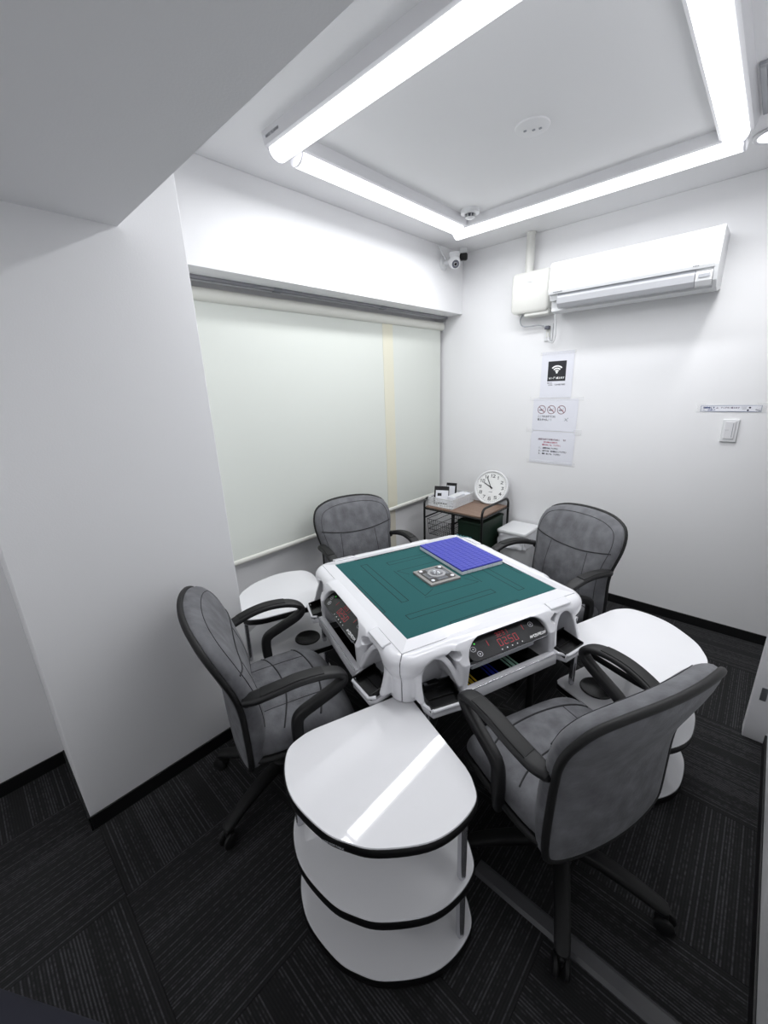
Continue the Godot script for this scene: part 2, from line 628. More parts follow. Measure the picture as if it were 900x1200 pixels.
# ---------------------------------------------------------------- the room
func room() -> void:
	var wp: Material = M.wall_paper
	# floor slab with carpet tiles
	var fl := struct("floor", span(Vector3(-0.4, -0.12, -0.15), Vector3(3.3, -0.006, 4.4)), M.plastic_black)
	var tile := MB.new()
	var h := 0.2495
	tile.flat([Vector3(-h, 0, -h), Vector3(-h, 0, h), Vector3(h, 0, h), Vector3(h, 0, -h)], [Vector2(0, 0), Vector2(0, 1), Vector2(1, 1), Vector2(1, 0)])
	for q in 4:
		var a := Vector3(-h, 0, h).rotated(Vector3.UP, q * PI / 2)
		var b := Vector3(h, 0, h).rotated(Vector3.UP, q * PI / 2)
		tile.flat([a + Vector3(0, -0.006, 0), b + Vector3(0, -0.006, 0), b, a])
	var tm := tile.mesh()
	for i in range(-1, 7):
		for j in range(-1, 9):
			var c := Vector3(0.135 + 0.5 * i + 0.25, 0.0, -0.155 + 0.5 * j + 0.25)
			if c.x > 3.3 or c.z > 4.4:
				continue
			var o := part("carpet_tile", tm, M["carpet_%d" % ((i * 3 + j * 5 + 20) % 2)], fl)
			o.position = c
			o.rotation_degrees.y = 90.0 * ((i + j + 10) % 2) + 180.0 * ((i * 7 + j * 3 + 40) / 2 % 2)
	# ceiling and soffit
	struct("ceiling", span(Vector3(-0.4, CEIL, -0.15), Vector3(3.3, CEIL + 0.12, 4.4)), M.ceiling_paper)
	struct("ceiling_soffit", span(Vector3(-0.11, 1.9688, 2.39), Vector3(2.0625, CEIL, 4.2), 0.0015), M.ceiling_paper, "lowered grey soffit over the near end of the room")
	# walls
	struct("wall_back", span(Vector3(-0.4, -0.01, -0.12), Vector3(3.3, CEIL, 0.0)), wp)
	struct("wall_left", span(Vector3(-0.34, -0.01, 0.0), Vector3(-0.22, 2.0, 2.6)), wp)
	struct("wall_bulkhead", span(Vector3(-0.34, 1.9875, 0.0), Vector3(0.0, CEIL, 2.6)), wp, "white bulkhead over the blind recess")
	struct("wall_pillar", span(Vector3(-0.34, -0.01, 2.1938), Vector3(0.3169, CEIL, 2.8581), 0.003), wp, "broad white pillar left of the blind")
	struct("wall_alcove", span(Vector3(-0.24, -0.01, 2.85), Vector3(-0.11, CEIL, 4.3)), wp)
	struct("wall_front", span(Vector3(-0.24, -0.01, 4.2), Vector3(2.2, CEIL, 4.32)), wp)
	struct("wall_right", span(Vector3(2.0625, -0.01, 0.87), Vector3(2.18, CEIL, 4.3)), wp)
	struct("wall_right_lintel", span(Vector3(2.0625, 2.02, 0.0), Vector3(2.18, CEIL, 0.875)), wp)
	struct("wall_corridor", span(Vector3(3.18, -0.01, 0.0), Vector3(3.3, CEIL, 1.5)), wp)
	struct("wall_corridor_end", span(Vector3(2.17, -0.01, 1.38), Vector3(3.2, CEIL, 1.5)), wp)
	# skirting
	var sk: Material = M.skirting
	struct("baseboard_back", span(Vector3(-0.22, 0.0, 0.0), Vector3(3.18, 0.06, 0.007)), sk)
	var bp := MB.new()
	bp.rbox(Vector3(0.3204, 0.03, 2.526), Vector3(0.007, 0.06, 0.664), 0.002)
	bp.rbox(Vector3(0.103, 0.03, 2.8616), Vector3(0.44, 0.06, 0.007), 0.002)
	bp.rbox(Vector3(0.05, 0.03, 2.190), Vector3(0.53, 0.06, 0.007), 0.002)
	struct("baseboard_pillar", bp, sk)
	struct("baseboard_alcove", span(Vector3(-0.11, 0.0, 2.865), Vector3(-0.103, 0.06, 4.2)), sk)
	struct("baseboard_right", span(Vector3(2.0555, 0.0, 0.89), Vector3(2.0625, 0.06, 4.2)), sk)
	struct("baseboard_left", span(Vector3(-0.22, 0.0, 0.007), Vector3(-0.213, 0.06, 2.186)), sk)
	# window frame post behind the blind, seen below it
	struct("trim_1", span(Vector3(-0.22, 0.06, 0.60), Vector3(-0.20, 1.86, 0.71)), M.cream_frame, "cream window frame post showing below the blind")
	# door frame at the opening on the right
	var d := Node3D.new()
	d.name = "door_1"
	d.set_meta("kind", "structure")
	d.set_meta("label", "white door frame post with a strike plate at the right edge")
	add_child(d)
	var jm := MB.new()
	jm.rbox(Vector3(2.035, 1.01, 0.835), Vector3(0.09, 2.02, 0.075), 0.004)
	jm.rbox(Vector3(2.12, 1.01, 0.86), Vector3(0.12, 2.02, 0.02), 0.002)
	part("door_post", jm, M.trim_white, d)
	part("strike_plate", span(Vector3(2.012, 0.20, 0.872), Vector3(2.032, 0.26, 0.8745)), M.steel, d)
	var hd := MB.new()
	hd.rbox(Vector3(2.035, 2.035, 0.42), Vector3(0.09, 0.05, 0.84), 0.004)
	part("door_head", hd, M.trim_white, d)

# ---------------------------------------------------------------- lamps
func tube_lamp(at: Vector3, turn: float, length: float, label: String, energy := TUBE_LIGHT) -> void:
	var t := thing("tube_light", label, "ceiling light", at, turn, "tube lights framing the ceiling")
	var L := length / 2
	var b := MB.new()      # sloped channel
	var pr := [Vector2(-0.062, 0.0), Vector2(-0.052, -0.038), Vector2(-0.042, -0.042), Vector2(0.042, -0.042), Vector2(0.052, -0.038), Vector2(0.062, 0.0)]
	for i in 5:
		b.flat([Vector3(-L, pr[i].y, pr[i].x), Vector3(L, pr[i].y, pr[i].x), Vector3(L, pr[i + 1].y, pr[i + 1].x), Vector3(-L, pr[i + 1].y, pr[i + 1].x)])
	for s in [-1.0, 1.0]:
		var e := []
		for p in pr:
			e.append(Vector3(s * L, p.y, p.x))
		if s > 0:
			e.reverse()
		b.flat(e)
	b.flat([Vector3(-L, 0, 0.062), Vector3(L, 0, 0.062), Vector3(L, 0, -0.062), Vector3(-L, 0, -0.062)])
	part("housing", b, M.trim_white, t)
	var n := MB.new()      # half-round diffuser
	var ring := 12
	for i in ring:
		var a0 := PI * i / ring
		var a1 := PI * (i + 1) / ring
		var p0 := Vector3(0, -0.042 - 0.034 * sin(a0), -0.040 * cos(a0))
		var p1 := Vector3(0, -0.042 - 0.034 * sin(a1), -0.040 * cos(a1))
		var q := Vector3(L - 0.008, 0, 0)
		n.flat([p0 - q, p0 + q, p1 + q, p1 - q])
	part("diffuser", n, M.tube_lens, t)
	for s in [-1.0, 1.0]:
		var c := MB.new()
		var o := PackedVector2Array()
		for i in ring + 1:
			o.append(Vector2(-0.0405 * cos(PI * i / ring), 0.0345 * sin(PI * i / ring)))
		c.plate(o, -0.004, 0.004, 0.001, Transform3D(Basis(Vector3(0, 0, 1), Vector3(1, 0, 0), Vector3(0, -1, 0)), Vector3(s * (L - 0.004), -0.042, 0)))
		part("end_cap", c, M.lens_white, t)
	var al := AreaLight3D.new()
	al.name = "tube_glow"
	al.area_size = Vector2(length, 0.08)
	al.light_energy = energy
	al.light_color = Color(0.985, 0.99, 1.0)
	al.shadow_enabled = true
	al.area_range = 8.0
	al.area_attenuation = 2.0
	al.rotation_degrees.x = -90
	al.position.y = -0.08
	t.add_child(al)

func lights() -> void:
	tube_lamp(Vector3(0.898, CEIL, 1.775), 0, 1.20, "long ceiling tube light nearest the lowered soffit, printed housing end")
	tube_lamp(Vector3(0.325, CEIL, 1.140), 90, 1.14, "long ceiling tube light above the roller blind")
	tube_lamp(Vector3(0.930, CEIL, 0.505), 0, 1.33, "long ceiling tube light above the air conditioner wall")
	tube_lamp(Vector3(1.565, CEIL, 1.168), 90, 1.20, "long ceiling tube light on the right beside the access hatch")
	# added fill lamp, unseen behind the camera under the soffit, lifts the low areas
	tube_lamp(Vector3(0.95, 1.9688, 3.75), 0, 1.20, "added fill tube light under the soffit behind the viewer", 0.56)
	var tm := TextMesh.new()
	tm.text = "MADE IN JAPAN"
	tm.font_size = 10
	tm.pixel_size = 0.0011
	tm.depth = 0.0003
	var tx := part("print", tm, M.print_grey, get_node("tube_light"))
	tx.transform = Transform3D(Basis(Vector3(1, 0, 0), deg_to_rad(14.7)), Vector3(-0.54, -0.019, 0.0578))
	# downlight
	var d := thing("downlight", "round recessed ceiling downlight at the right edge", "ceiling light", Vector3(1.672, CEIL, 0.370))
	var b := MB.new()
	b.lathe([Vector2(0.062, -0.001), Vector2(0.075, -0.001), Vector2(0.077, -0.006), Vector2(0.070, -0.012), Vector2(0.060, -0.010), Vector2(0.060, -0.002)], 32)
	part("trim_ring", b, M.trim_white, d)
	var e := MB.new()
	e.lathe([Vector2(0.0, -0.009), Vector2(0.03, -0.0085), Vector2(0.06, -0.006)], 32)
	part("bulb_lens", e, M.tube_lens, d)
	var sp := SpotLight3D.new()
	sp.name = "downlight_glow"
	sp.light_energy = 0.35
	sp.light_size = 0.05
	sp.spot_angle = 60
	sp.spot_range = 8.0
	sp.spot_attenuation = 2.0
	sp.shadow_enabled = true
	sp.rotation_degrees.x = -90
	sp.position.y = -0.03
	d.add_child(sp)
	# blank cover, smoke detector, hatch
	var c := thing("ceiling_cover", "round white blank cover plate in the middle of the ceiling", "cover plate", Vector3(1.008, CEIL, 1.128))
	var cb := MB.new()
	cb.lathe([Vector2(0.0, -0.010), Vector2(0.052, -0.009), Vector2(0.062, -0.005), Vector2(0.064, 0.0)], 36)
	part("plate", cb, M.ceiling_paper, c)
	for k in 3:
		part("screw", box(Vector3([-0.022, 0.004, 0.026][k], -0.011, [0.012, -0.004, -0.012][k]), Vector3(0.011, 0.005, 0.008), 0.002), M.plastic_grey, c)
	var sd := thing("smoke_detector", "small white smoke detector near the far ceiling corner", "smoke detector", Vector3(0.447, CEIL, 0.642))
	var sb := MB.new()
	sb.lathe([Vector2(0.030, -0.022), Vector2(0.050, -0.018), Vector2(0.053, 0.0)], 28)
	part("base", sb, M.plastic_white, sd)
	var sc := MB.new()
	sc.lathe([Vector2(0.0, -0.042), Vector2(0.018, -0.041), Vector2(0.026, -0.036)], 24)
	part("cap", sc, M.plastic_white, sd)
	var sg := MB.new()
	sg.lathe([Vector2(0.020, -0.038), Vector2(0.020, -0.018)], 20)
	part("vent", sg, M.print_grey, sd)
	for k in 8:
		var f := part("fin", box(Vector3(0.024, -0.030, 0), Vector3(0.010, 0.014, 0.003), 0.001), M.plastic_white, sd)
		f.rotation.y = TAU * k / 8
	var ht := thing("access_hatch", "square ceiling access hatch with a thin frame beside the right tube", "access hatch", Vector3(1.905, CEIL, 0.755))
	var hm := MB.new()
	for s in [-1.0, 1.0]:
		hm.rbox(Vector3(0, -0.005, s * 0.165), Vector3(0.54, 0.010, 0.016), 0.002)
		hm.rbox(Vector3(s * 0.262, -0.005, 0), Vector3(0.016, 0.010, 0.33), 0.002)
	part("frame", hm, M.plastic_grey, ht)
	part("panel", box(Vector3(0, -0.002, 0), Vector3(0.505, 0.004, 0.312), 0.001), M.ceiling_paper, ht)
	part("lock", box(Vector3(-0.235, -0.005, 0.03), Vector3(0.008, 0.004, 0.008), 0.002), M.print_grey, ht)

# ---------------------------------------------------------------- the mahjong table
func rbx(x: float, y: float, hx: float, hy: float, r: float) -> float:
	var qx := absf(x) - hx + r
	var qy := absf(y) - hy + r
	return minf(maxf(qx, qy), 0.0) + sqrt(maxf(qx, 0.0) * maxf(qx, 0.0) + maxf(qy, 0.0) * maxf(qy, 0.0)) - r

func cut(a: float, b: float, r: float) -> float:        # rounded intersection
	a += r; b += r
	return minf(maxf(a, b), 0.0) + sqrt(maxf(a, 0.0) * maxf(a, 0.0) + maxf(b, 0.0) * maxf(b, 0.0)) - r

func smin(a: float, b: float, k: float) -> float:
	var h := maxf(k - absf(a - b), 0.0) / k
	return minf(a, b) - h * h * k * 0.25

const WING := [Vector2(0.351, 0.545), Vector2(0.348, 0.600), Vector2(0.331, 0.645), Vector2(0.296, 0.667), Vector2(0.258, 0.655), Vector2(0.230, 0.615), Vector2(0.212, 0.562)]
var wing := []

func side_field(p: Vector3) -> float:
	var ax := absf(p.x)
	var d := cut(rbx(ax, p.z, 0.428, 0.428, 0.085), absf(p.y - 0.652) - 0.038, 0.034)
	d = smin(d, cut(rbx(ax, p.z, 0.409, 0.409, 0.055), absf(p.y - 0.590) - 0.073, 0.010), 0.025)
	var pod := cut(cut(ax - 0.222, absf(p.y - 0.585) - 0.098, 0.03), p.z - 0.460, 0.03)
	# the pod's front leans back towards the rim
	pod = maxf(pod, (p.z - 0.459) * 0.82 + (p.y - 0.627) * 0.57)
	d = smin(d, pod, 0.03)
	# pockets
	var px := ax - 0.275
	var pk := p.y - 0.572
	var pocket := maxf(rbx(px, pk, 0.063, 0.092, 0.055), 0.352 - p.z)
	d = -smin(-d, pocket, 0.012)
	# arched visor over the pocket
	var w := 1.0
	var q := Vector2(ax, p.y)
	if px > -0.12 and px < 0.12:
		for i in wing.size() - 1:
			var a: Vector2 = wing[i]
			var ab: Vector2 = wing[i + 1] - a
			var t := clampf((q - a).dot(ab) / ab.length_squared(), 0.0, 1.0)
			w = minf(w, (q - a - ab * t).length_squared())
		w = cut(sqrt(w) - 0.0095, p.z - 0.440 + 0.35 * (p.y - 0.61) + 0.4 * maxf(0.0, ax - 0.31), 0.007)
		d = smin(d, w, 0.007)
	# the small gap above the visor on its inner side
	var hole := Vector3((ax - 0.222) / 0.024, (p.y - 0.658) / 0.014, (p.z - 0.430) / 0.13).length()
	d = maxf(d, (1.0 - hole) * 0.015)
	# centre opening
	var op := maxf(rbx(p.x, p.y - 0.588, 0.188 - (p.y - 0.5) * 0.12, 0.096, 0.05), 0.30 - p.z)
	d = -smin(-d, op, 0.010)
	# hollow inside, one quarter of the body, open below the drawer front
	d = maxf(d, 0.335 - p.z)
	d = maxf(d, (ax - p.z) * 0.7071 + 0.0009)
	return d

func display_image() -> Array:
	var w := 512
	var h := 128
	var a := Image.create(w, h, false, Image.FORMAT_RGB8)
	a.fill(Color(0.115, 0.115, 0.125))
	var e := Image.create(w, h, false, Image.FORMAT_RGB8)
	e.fill(Color.BLACK)
	var red := Color(0.62, 0.17, 0.20)
	for im in [a, e]:
		seven(im, "3231", Vector2(205, 14), 12, red, 3.0)
		seven(im, "0250", Vector2(196, 52), 20, red, 3.8)
		seven(im, "1", Vector2(120, 36), 15, red, 4.0)
		seven(im, "1", Vector2(368, 20), 15, red, 4.0)
		disc(im, Vector2(62, 30), 5, Color(0.35, 1.0, 0.35))
	for k in 5:
		disc(a, Vector2(195 + k * 34, 112), 4, Color(0.85, 0.85, 0.85))
	for c in [Vector2(40, 56), Vector2(64, 92), Vector2(440, 36)]:
		disc(a, c, 16, Color(0.75, 0.75, 0.77), 12.5)
		disc(a, c, 5, Color(0.75, 0.75, 0.77))
	write(a, "AMOS", Vector2(388, 100), 14, Color(0.9, 0.9, 0.9), 3.0, 1.0)
	write(a, "REXX", Vector2(448, 100), 14, Color(0.9, 0.9, 0.9), 3.0, 1.0)
	return [a, e]

func felt_image() -> Image:
	var S := 1024
	var im := Image.create(S, S, false, Image.FORMAT_RGB8)
	var rg := RandomNumberGenerator.new()
	rg.seed = 4
	for y in S:
		for x in S:
			var v := rg.randf() * 0.035
			im.set_pixel(x, y, Color(0.085 + v, 0.315 + v, 0.32 + v))
	var ink := Color(0.02, 0.09, 0.10)
	var px := S / 0.68
	for k in 4:
		var f := func(a: float, b: float) -> Vector2:
			var v := Vector2(a, b)
			for i in k:
				v = Vector2(-v.y, v.x)
			return Vector2(S / 2.0, S / 2.0) + v * px
		var r := [[0.207, -0.12], [0.207, 0.27], [0.237, 0.27], [0.237, -0.12]]
		for i in 4:
			stroke(im, f.call(r[i][0], r[i][1]), f.call(r[(i + 1) % 4][0], r[(i + 1) % 4][1]), 3.4, ink)
		stroke(im, f.call(0.132, 0.14), f.call(0.132, -0.12), 2.8, ink)
		stroke(im, f.call(0.132, -0.12), f.call(0.078, -0.09), 2.8, ink)
		stroke(im, f.call(0.322, -0.15), f.call(0.322, 0.16), 3.0, ink)
		stroke(im, f.call(0.322, 0.16), f.call(0.339, 0.16), 3.0, ink)
		stroke(im, f.call(0.322, -0.15), f.call(0.339, -0.15), 3.0, ink)
	return im

func mahjong_table() -> void:
	var t := thing("mahjong_table", "white automatic mahjong table with a teal felt top", "mahjong table", TABLE, TURN)
	wing = smooth_line(WING, 3)
	var side := nets(side_field, Vector3(-0.43, 0.440, 0.320), Vector3(0.43, 0.705, 0.470), 0.0042)
	var im := display_image()
	var dm := mat("score_display", Color.WHITE, 0.2)
	dm.albedo_texture = ImageTexture.create_from_image(im[0])
	dm.emission_enabled = true
	dm.emission_operator = BaseMaterial3D.EMISSION_OP_MULTIPLY
	dm.emission = Color.WHITE
	dm.emission_texture = ImageTexture.create_from_image(im[1])
	dm.emission_energy_multiplier = 0.25
	var disp := MB.new()
	var dx := Transform3D(Basis(Vector3.RIGHT, deg_to_rad(32.0)), Vector3(0, 0.646, 0.430))
	disp.plate(rounded(0.335, 0.074, 0.026, 6), -0.004, 0.0, 0.001, dx)
	for i in disp.v.size():
		var lp := dx.affine_inverse() * disp.v[i]
		disp.uv[i] = Vector2(lp.x / 0.335 + 0.5, lp.z / 0.074 + 0.5)
	var dmesh := disp.mesh()
	# dark cavity, silver slot bar, chrome line
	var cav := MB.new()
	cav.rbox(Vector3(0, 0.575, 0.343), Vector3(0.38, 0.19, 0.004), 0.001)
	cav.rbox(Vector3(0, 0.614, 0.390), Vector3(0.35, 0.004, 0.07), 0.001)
	var bar := MB.new()
	bar.rbox(Vector3(-0.022, 0.599, 0.440), Vector3(0.275, 0.022, 0.012), 0.004)
	var chrome := MB.new()
	chrome.tube([Vector3(-0.174, 0.6105, 0.4495), Vector3(0.174, 0.6105, 0.4495)], 0.0022, 8)
	chrome.tube([Vector3(-0.200, 0.5400, 0.473), Vector3(0.200, 0.5400, 0.473)], 0.0025, 8)
	# drawer with compartments
	var drw := MB.new()
	drw.rbox(Vector3(0, 0.508, 0.410), Vector3(0.375, 0.004, 0.11), 0.001)
	drw.rbox(Vector3(0, 0.525, 0.357), Vector3(0.375, 0.045, 0.004), 0.001)
	for k in 5:
		drw.rbox(Vector3(-0.186 + k * 0.093, 0.522, 0.408), Vector3(0.005, 0.026, 0.10), 0.001)
	var lip := MB.new()
	var lo := PackedVector2Array([Vector2(-0.206, 0.448), Vector2(-0.202, 0.475), Vector2(0.202, 0.475), Vector2(0.206, 0.448)])
	lip.plate(lo, 0.494, 0.5395, 0.004)
	# black cup trays at both ends
	var tray := MB.new()
	tray.rbox(Vector3(0, 0.0, 0.0), Vector3(0.112, 0.004, 0.088), 0.002)
	for s in [-1.0, 1.0]:
		tray.rbox(Vector3(s * 0.054, 0.011, 0), Vector3(0.005, 0.024, 0.088), 0.002)
		tray.rbox(Vector3(0, 0.009, s * 0.042), Vector3(0.112, 0.020, 0.005), 0.002)
	tray.rbox(Vector3(0.032, 0.023, -0.042), Vector3(0.044, 0.020, 0.005), 0.002)
	tray.rbox(Vector3(-0.048, 0.021, -0.042), Vector3(0.016, 0.014, 0.005), 0.002)
	tray.rbox(Vector3(0, 0.004, 0.0), Vector3(0.112, 0.006, 0.003), 0.001)
	var hold := MB.new()
	hold.plate(PackedVector2Array([Vector2(-0.068, -0.045), Vector2(-0.068, 0.020), Vector2(-0.050, 0.052), Vector2(0.056, 0.052), Vector2(0.068, 0.030), Vector2(0.068, -0.045)]), -0.022, -0.002, 0.006)
	hold.tube([Vector3(-0.066, 0.008, -0.03), Vector3(-0.066, 0.010, 0.020), Vector3(-0.048, 0.012, 0.049), Vector3(0.054, 0.012, 0.049), Vector3(0.066, 0.010, 0.028)], 0.006, 8)
	hold.rbox(Vector3(-0.005, 0.001, 0.047), Vector3(0.105, 0.02, 0.006), 0.002)
	var pad := MB.new()
	pad.rbox(Vector3.ZERO, Vector3(0.104, 0.010, 0.036), 0.004)
	var rail := MB.new()
	var a := 0.338
	var b := 0.3835
	for s in 1:
		var top := [Vector3(-a, 0.7015, a), Vector3(-b, 0.693, b), Vector3(b, 0.693, b), Vector3(a, 0.7015, a)]
		var low := [Vector3(-a, 0.66, a), Vector3(-b, 0.66, b), Vector3(b, 0.66, b), Vector3(a, 0.66, a)]
		rail.flat(top)
		for i in 4:
			rail.flat([low[i], low[(i + 1) % 4], top[(i + 1) % 4], top[i]])
	var rmesh := rail.mesh()
	for k in 4:
		var rot := Vector3(0, k * 90.0, 0)
		var holder := part("side_panel", side, M.gloss_white, t)
		holder.rotation_degrees = rot
		part("rim_rail", rmesh, M.gloss_white, t).rotation_degrees = rot
		for q in [["display", dmesh, dm], ["cavity", cav, M.panel_dark], ["slot_bar", bar, M.plastic_grey], ["chrome_line", chrome, M.chrome], ["drawer", drw, M.tray_black], ["drawer_lip", lip, M.gloss_white]]:
			part(q[0], q[1], q[2], t).rotation_degrees = rot
		for s in [-1.0, 1.0]:
			for q in [["tray_holder", hold, M.gloss_white], ["tray", tray, M.tray_black]]:
				var o := part(q[0], q[1], q[2], t)
				o.transform = Transform3D(Basis(Vector3.UP, k * PI / 2)) * Transform3D(Basis(Vector3.UP, s * 0.12) * Basis(Vector3.RIGHT, 0.16), Vector3(s * 0.277, 0.527, 0.440))
		var o2 := part("pad", pad, M.gloss_white, t)
		o2.transform = Transform3D(Basis(Vector3.UP, k * PI / 2)) * Transform3D(Basis(Vector3.RIGHT, 0.22), Vector3(0.268, 0.690, 0.4045))
		part("slot_shade", span(Vector3(-0.10, 0.6985, 0.3335), Vector3(0.24, 0.7005, 0.3378), 0.0005), M.panel_dark, t).rotation_degrees = rot  # dark strip puts in the shade of the tile slot gap by colour
	var fm := image_mat("felt", felt_image(), 0.95)
	var felt := MB.new()
	var h := 0.339
	felt.flat([Vector3(-h, 0.699, -h), Vector3(-h, 0.699, h), Vector3(h, 0.699, h), Vector3(h, 0.699, -h)], [Vector2(0, 0), Vector2(0, 1), Vector2(1, 1), Vector2(1, 0)])
	felt.rbox(Vector3(0, 0.688, 0), Vector3(0.676, 0.02, 0.676), 0.002)
	part("felt", felt, fm, t, "teal felt with thin printed guide lines")
	# centre console
	var con := part("console", box(Vector3(0, 0.703, 0), Vector3(0.148, 0.012, 0.148), 0.003), M.plate_grey, t, "grey metal dice console")
	var fr := MB.new()
	fr.rbox(Vector3(0, 0.7095, 0), Vector3(0.118, 0.002, 0.118), 0.001)
	part("inlay", fr, M.inlay_grey, con)
	for k in 4:
		var wedge := part("wedge", box(Vector3(0, 0.7105, 0.045), Vector3(0.05, 0.003, 0.018), 0.001), M.steel, con)
		wedge.rotation.y = k * PI / 2
		var btn := MB.new()
		btn.lathe([Vector2(0.008, 0.709), Vector2(0.008, 0.713), Vector2(0.006, 0.7145), Vector2(0.0, 0.7145)], 14)
		var bn := part("button", btn, M.lens_white if k % 2 else M.tile_ivory, con)
		bn.position = Vector3(0.048, 0, 0.048).rotated(Vector3.UP, k * PI / 2)
	var oct := MB.new()
	oct.lathe([Vector2(0.026, 0.709), Vector2(0.042, 0.709), Vector2(0.040, 0.716), Vector2(0.030, 0.7165), Vector2(0.028, 0.712)], 8, Transform3D(Basis(Vector3.UP, PI / 8)))
	part("dice_ring", oct, M.ring_grey, con)
	var dome := MB.new()
	var dp := []
	for i in 9:
		dp.append(Vector2(0.030 * cos(PI / 2 * i / 8.0), 0.7115 + 0.016 * sin(PI / 2 * i / 8.0)))
	dome.lathe(dp, 24)
	var gm := mat("dome_glass", Color(0.9, 0.92, 0.95, 0.18), 0.05)
	gm.transparency = BaseMaterial3D.TRANSPARENCY_ALPHA
	part("dome", dome, gm, con)
	part("die", box(Vector3(-0.009, 0.7165, 0.004), Vector3(0.011, 0.011, 0.011), 0.002), M.tile_ivory, con)
	part("die", box(Vector3(0.010, 0.7165, -0.005), Vector3(0.011, 0.011, 0.011), 0.002, Transform3D(Basis(Vector3.UP, 0.0))), M.tile_ivory, con)
	# maker's mark on the far corner
	var tm := TextMesh.new()
	tm.text = "AMOS"
	tm.font_size = 14
	tm.pixel_size = 0.0024
	tm.depth = 0.0004
	var mk := part("maker_mark", tm, M.print_teal, t)
	mk.transform = Transform3D(Basis(Vector3.UP, deg_to_rad(20.0)) * Basis(Vector3.RIGHT, deg_to_rad(-78.0)), Vector3(-0.335, 0.6935, -0.397))
	# underside and legs
	var un := MB.new()
	un.rbox(Vector3(0, 0.535, 0), Vector3(0.66, 0.03, 0.66), 0.01)
	un.rbox(Vector3(0, 0.43, 0), Vector3(0.40, 0.19, 0.40), 0.02)
	part("underside", un, M.plastic_black, t)
	part("pedestal", box(Vector3(0, 0.20, 0), Vector3(0.16, 0.32, 0.16), 0.02), M.plastic_black, t)
	var cross := MB.new()
	for k in 4:
		var dr := Vector3(1, 0, 1).normalized().rotated(Vector3.UP, k * PI / 2)
		cross.sweep([Vector3(0, 0.055, 0) + dr * 0.03, Vector3(0, 0.045, 0) + dr * 0.36], 0.03, 0.016, dr.cross(Vector3.UP), 10, true, 4.0)
	part("foot_cross", cross, M.plastic_black, t)
	for k in 4:
		var lg := MB.new()
		lg.tube([Vector3(0.29, 0.0, 0.29), Vector3(0.29, 0.525, 0.29)], 0.016, 12)
		part("leg", lg, M.plastic_black, t).rotation_degrees.y = 90.0 * k
	for k in 2:
		var rd := MB.new()
		for s in [-1.0, 1.0]:
			rd.tube([Vector3(0.372 + s * 0.010, 0.10, 0.285), Vector3(0.372 + s * 0.010, 0.515, 0.285)], 0.0055, 10)
		rd.rbox(Vector3(0.372, 0.505, 0.285), Vector3(0.05, 0.03, 0.024), 0.006)
		part("chrome_rod", rd, M.chrome, t).rotation_degrees.y = 180.0 * k

const ORD := ["first", "second", "third", "fourth", "fifth", "sixth", "seventh", "eighth", "ninth", "tenth", "eleventh", "twelfth", "thirteenth", "fourteenth", "fifteenth", "sixteenth", "last"]

func tiles() -> void:
	var body := box(Vector3(0, 0.0085, 0), Vector3(0.0201, 0.0165, 0.0279), 0.0022).mesh()
	var back := box(Vector3(0, 0.0195, 0), Vector3(0.0201, 0.0085, 0.0279), 0.0022).mesh()
	var proto: Node3D = null
	for j in 8:
		for i in 17:
			var o: Node3D
			var label: String = "blue-backed mahjong tile, %s from the left in the %s row from the dice console" % [ORD[i], ORD[7 - j]]
			if proto == null:
				o = thing("mahjong_tile", label, "mahjong tile", Vector3.ZERO, 0, "blue mahjong tiles laid out as a block on the table")
				part("body", body, M.tile_ivory, o)
				part("back", back, M.tile_blue, o, "blue back")
				proto = o
			else:
				o = dup(proto, label)
			o.position = tl(-0.294 + 0.0203 * (i + 0.5), 0.6992, -0.3225 + 0.0282 * (j + 0.5))
			o.rotation_degrees.y = TURN
	# point sticks in the near drawer
	var proto2 := {}
	for g in [["yellow", 0.139, "stick_yellow"], ["blue", 0.046, "stick_blue"], ["pale green", -0.046, "stick_green"]]:
		for k in 4:
			var label: String = "%s %s point stick from the left in the near drawer" % [ORD[k], g[0]]
			var o: Node3D
			if not proto2.has(g[0]):
				o = part("point_stick", box(Vector3.ZERO, Vector3(0.006, 0.004, 0.066), 0.0012), M[g[2]])
				tag(o, label, "point stick", g[0] + " point sticks in the drawer")
				proto2[g[0]] = o
			else:
				o = dup(proto2[g[0]], label)
			o.position = tl(0.405, 0.5125 + 0.004 * (k % 2), g[1] + 0.014 - 0.010 * k)
			o.rotation_degrees.y = TURN + 90.0

# ---------------------------------------------------------------- corner side tables
func fan() -> PackedVector2Array:
	var p := []
	for q in [[5, 0.400], [14, 0.438], [24, 0.464], [37, 0.481], [45, 0.484], [53, 0.481], [66, 0.464], [76, 0.438], [85, 0.400]]:
		p.append(Vector2(cos(deg_to_rad(q[0])), sin(deg_to_rad(q[0]))) * q[1] * 1.025)
	var s := smooth_line([Vector2(0.32, 0.0), Vector2(0.36, 0.008)] + p + [Vector2(0.008, 0.36), Vector2(0.0, 0.32)], 5)
	for q in [Vector2(0.0, 0.04), Vector2(0.004, 0.018), Vector2(0.018, 0.004), Vector2(0.04, 0.0)]:
		s.append(q)
	return PackedVector2Array(s)

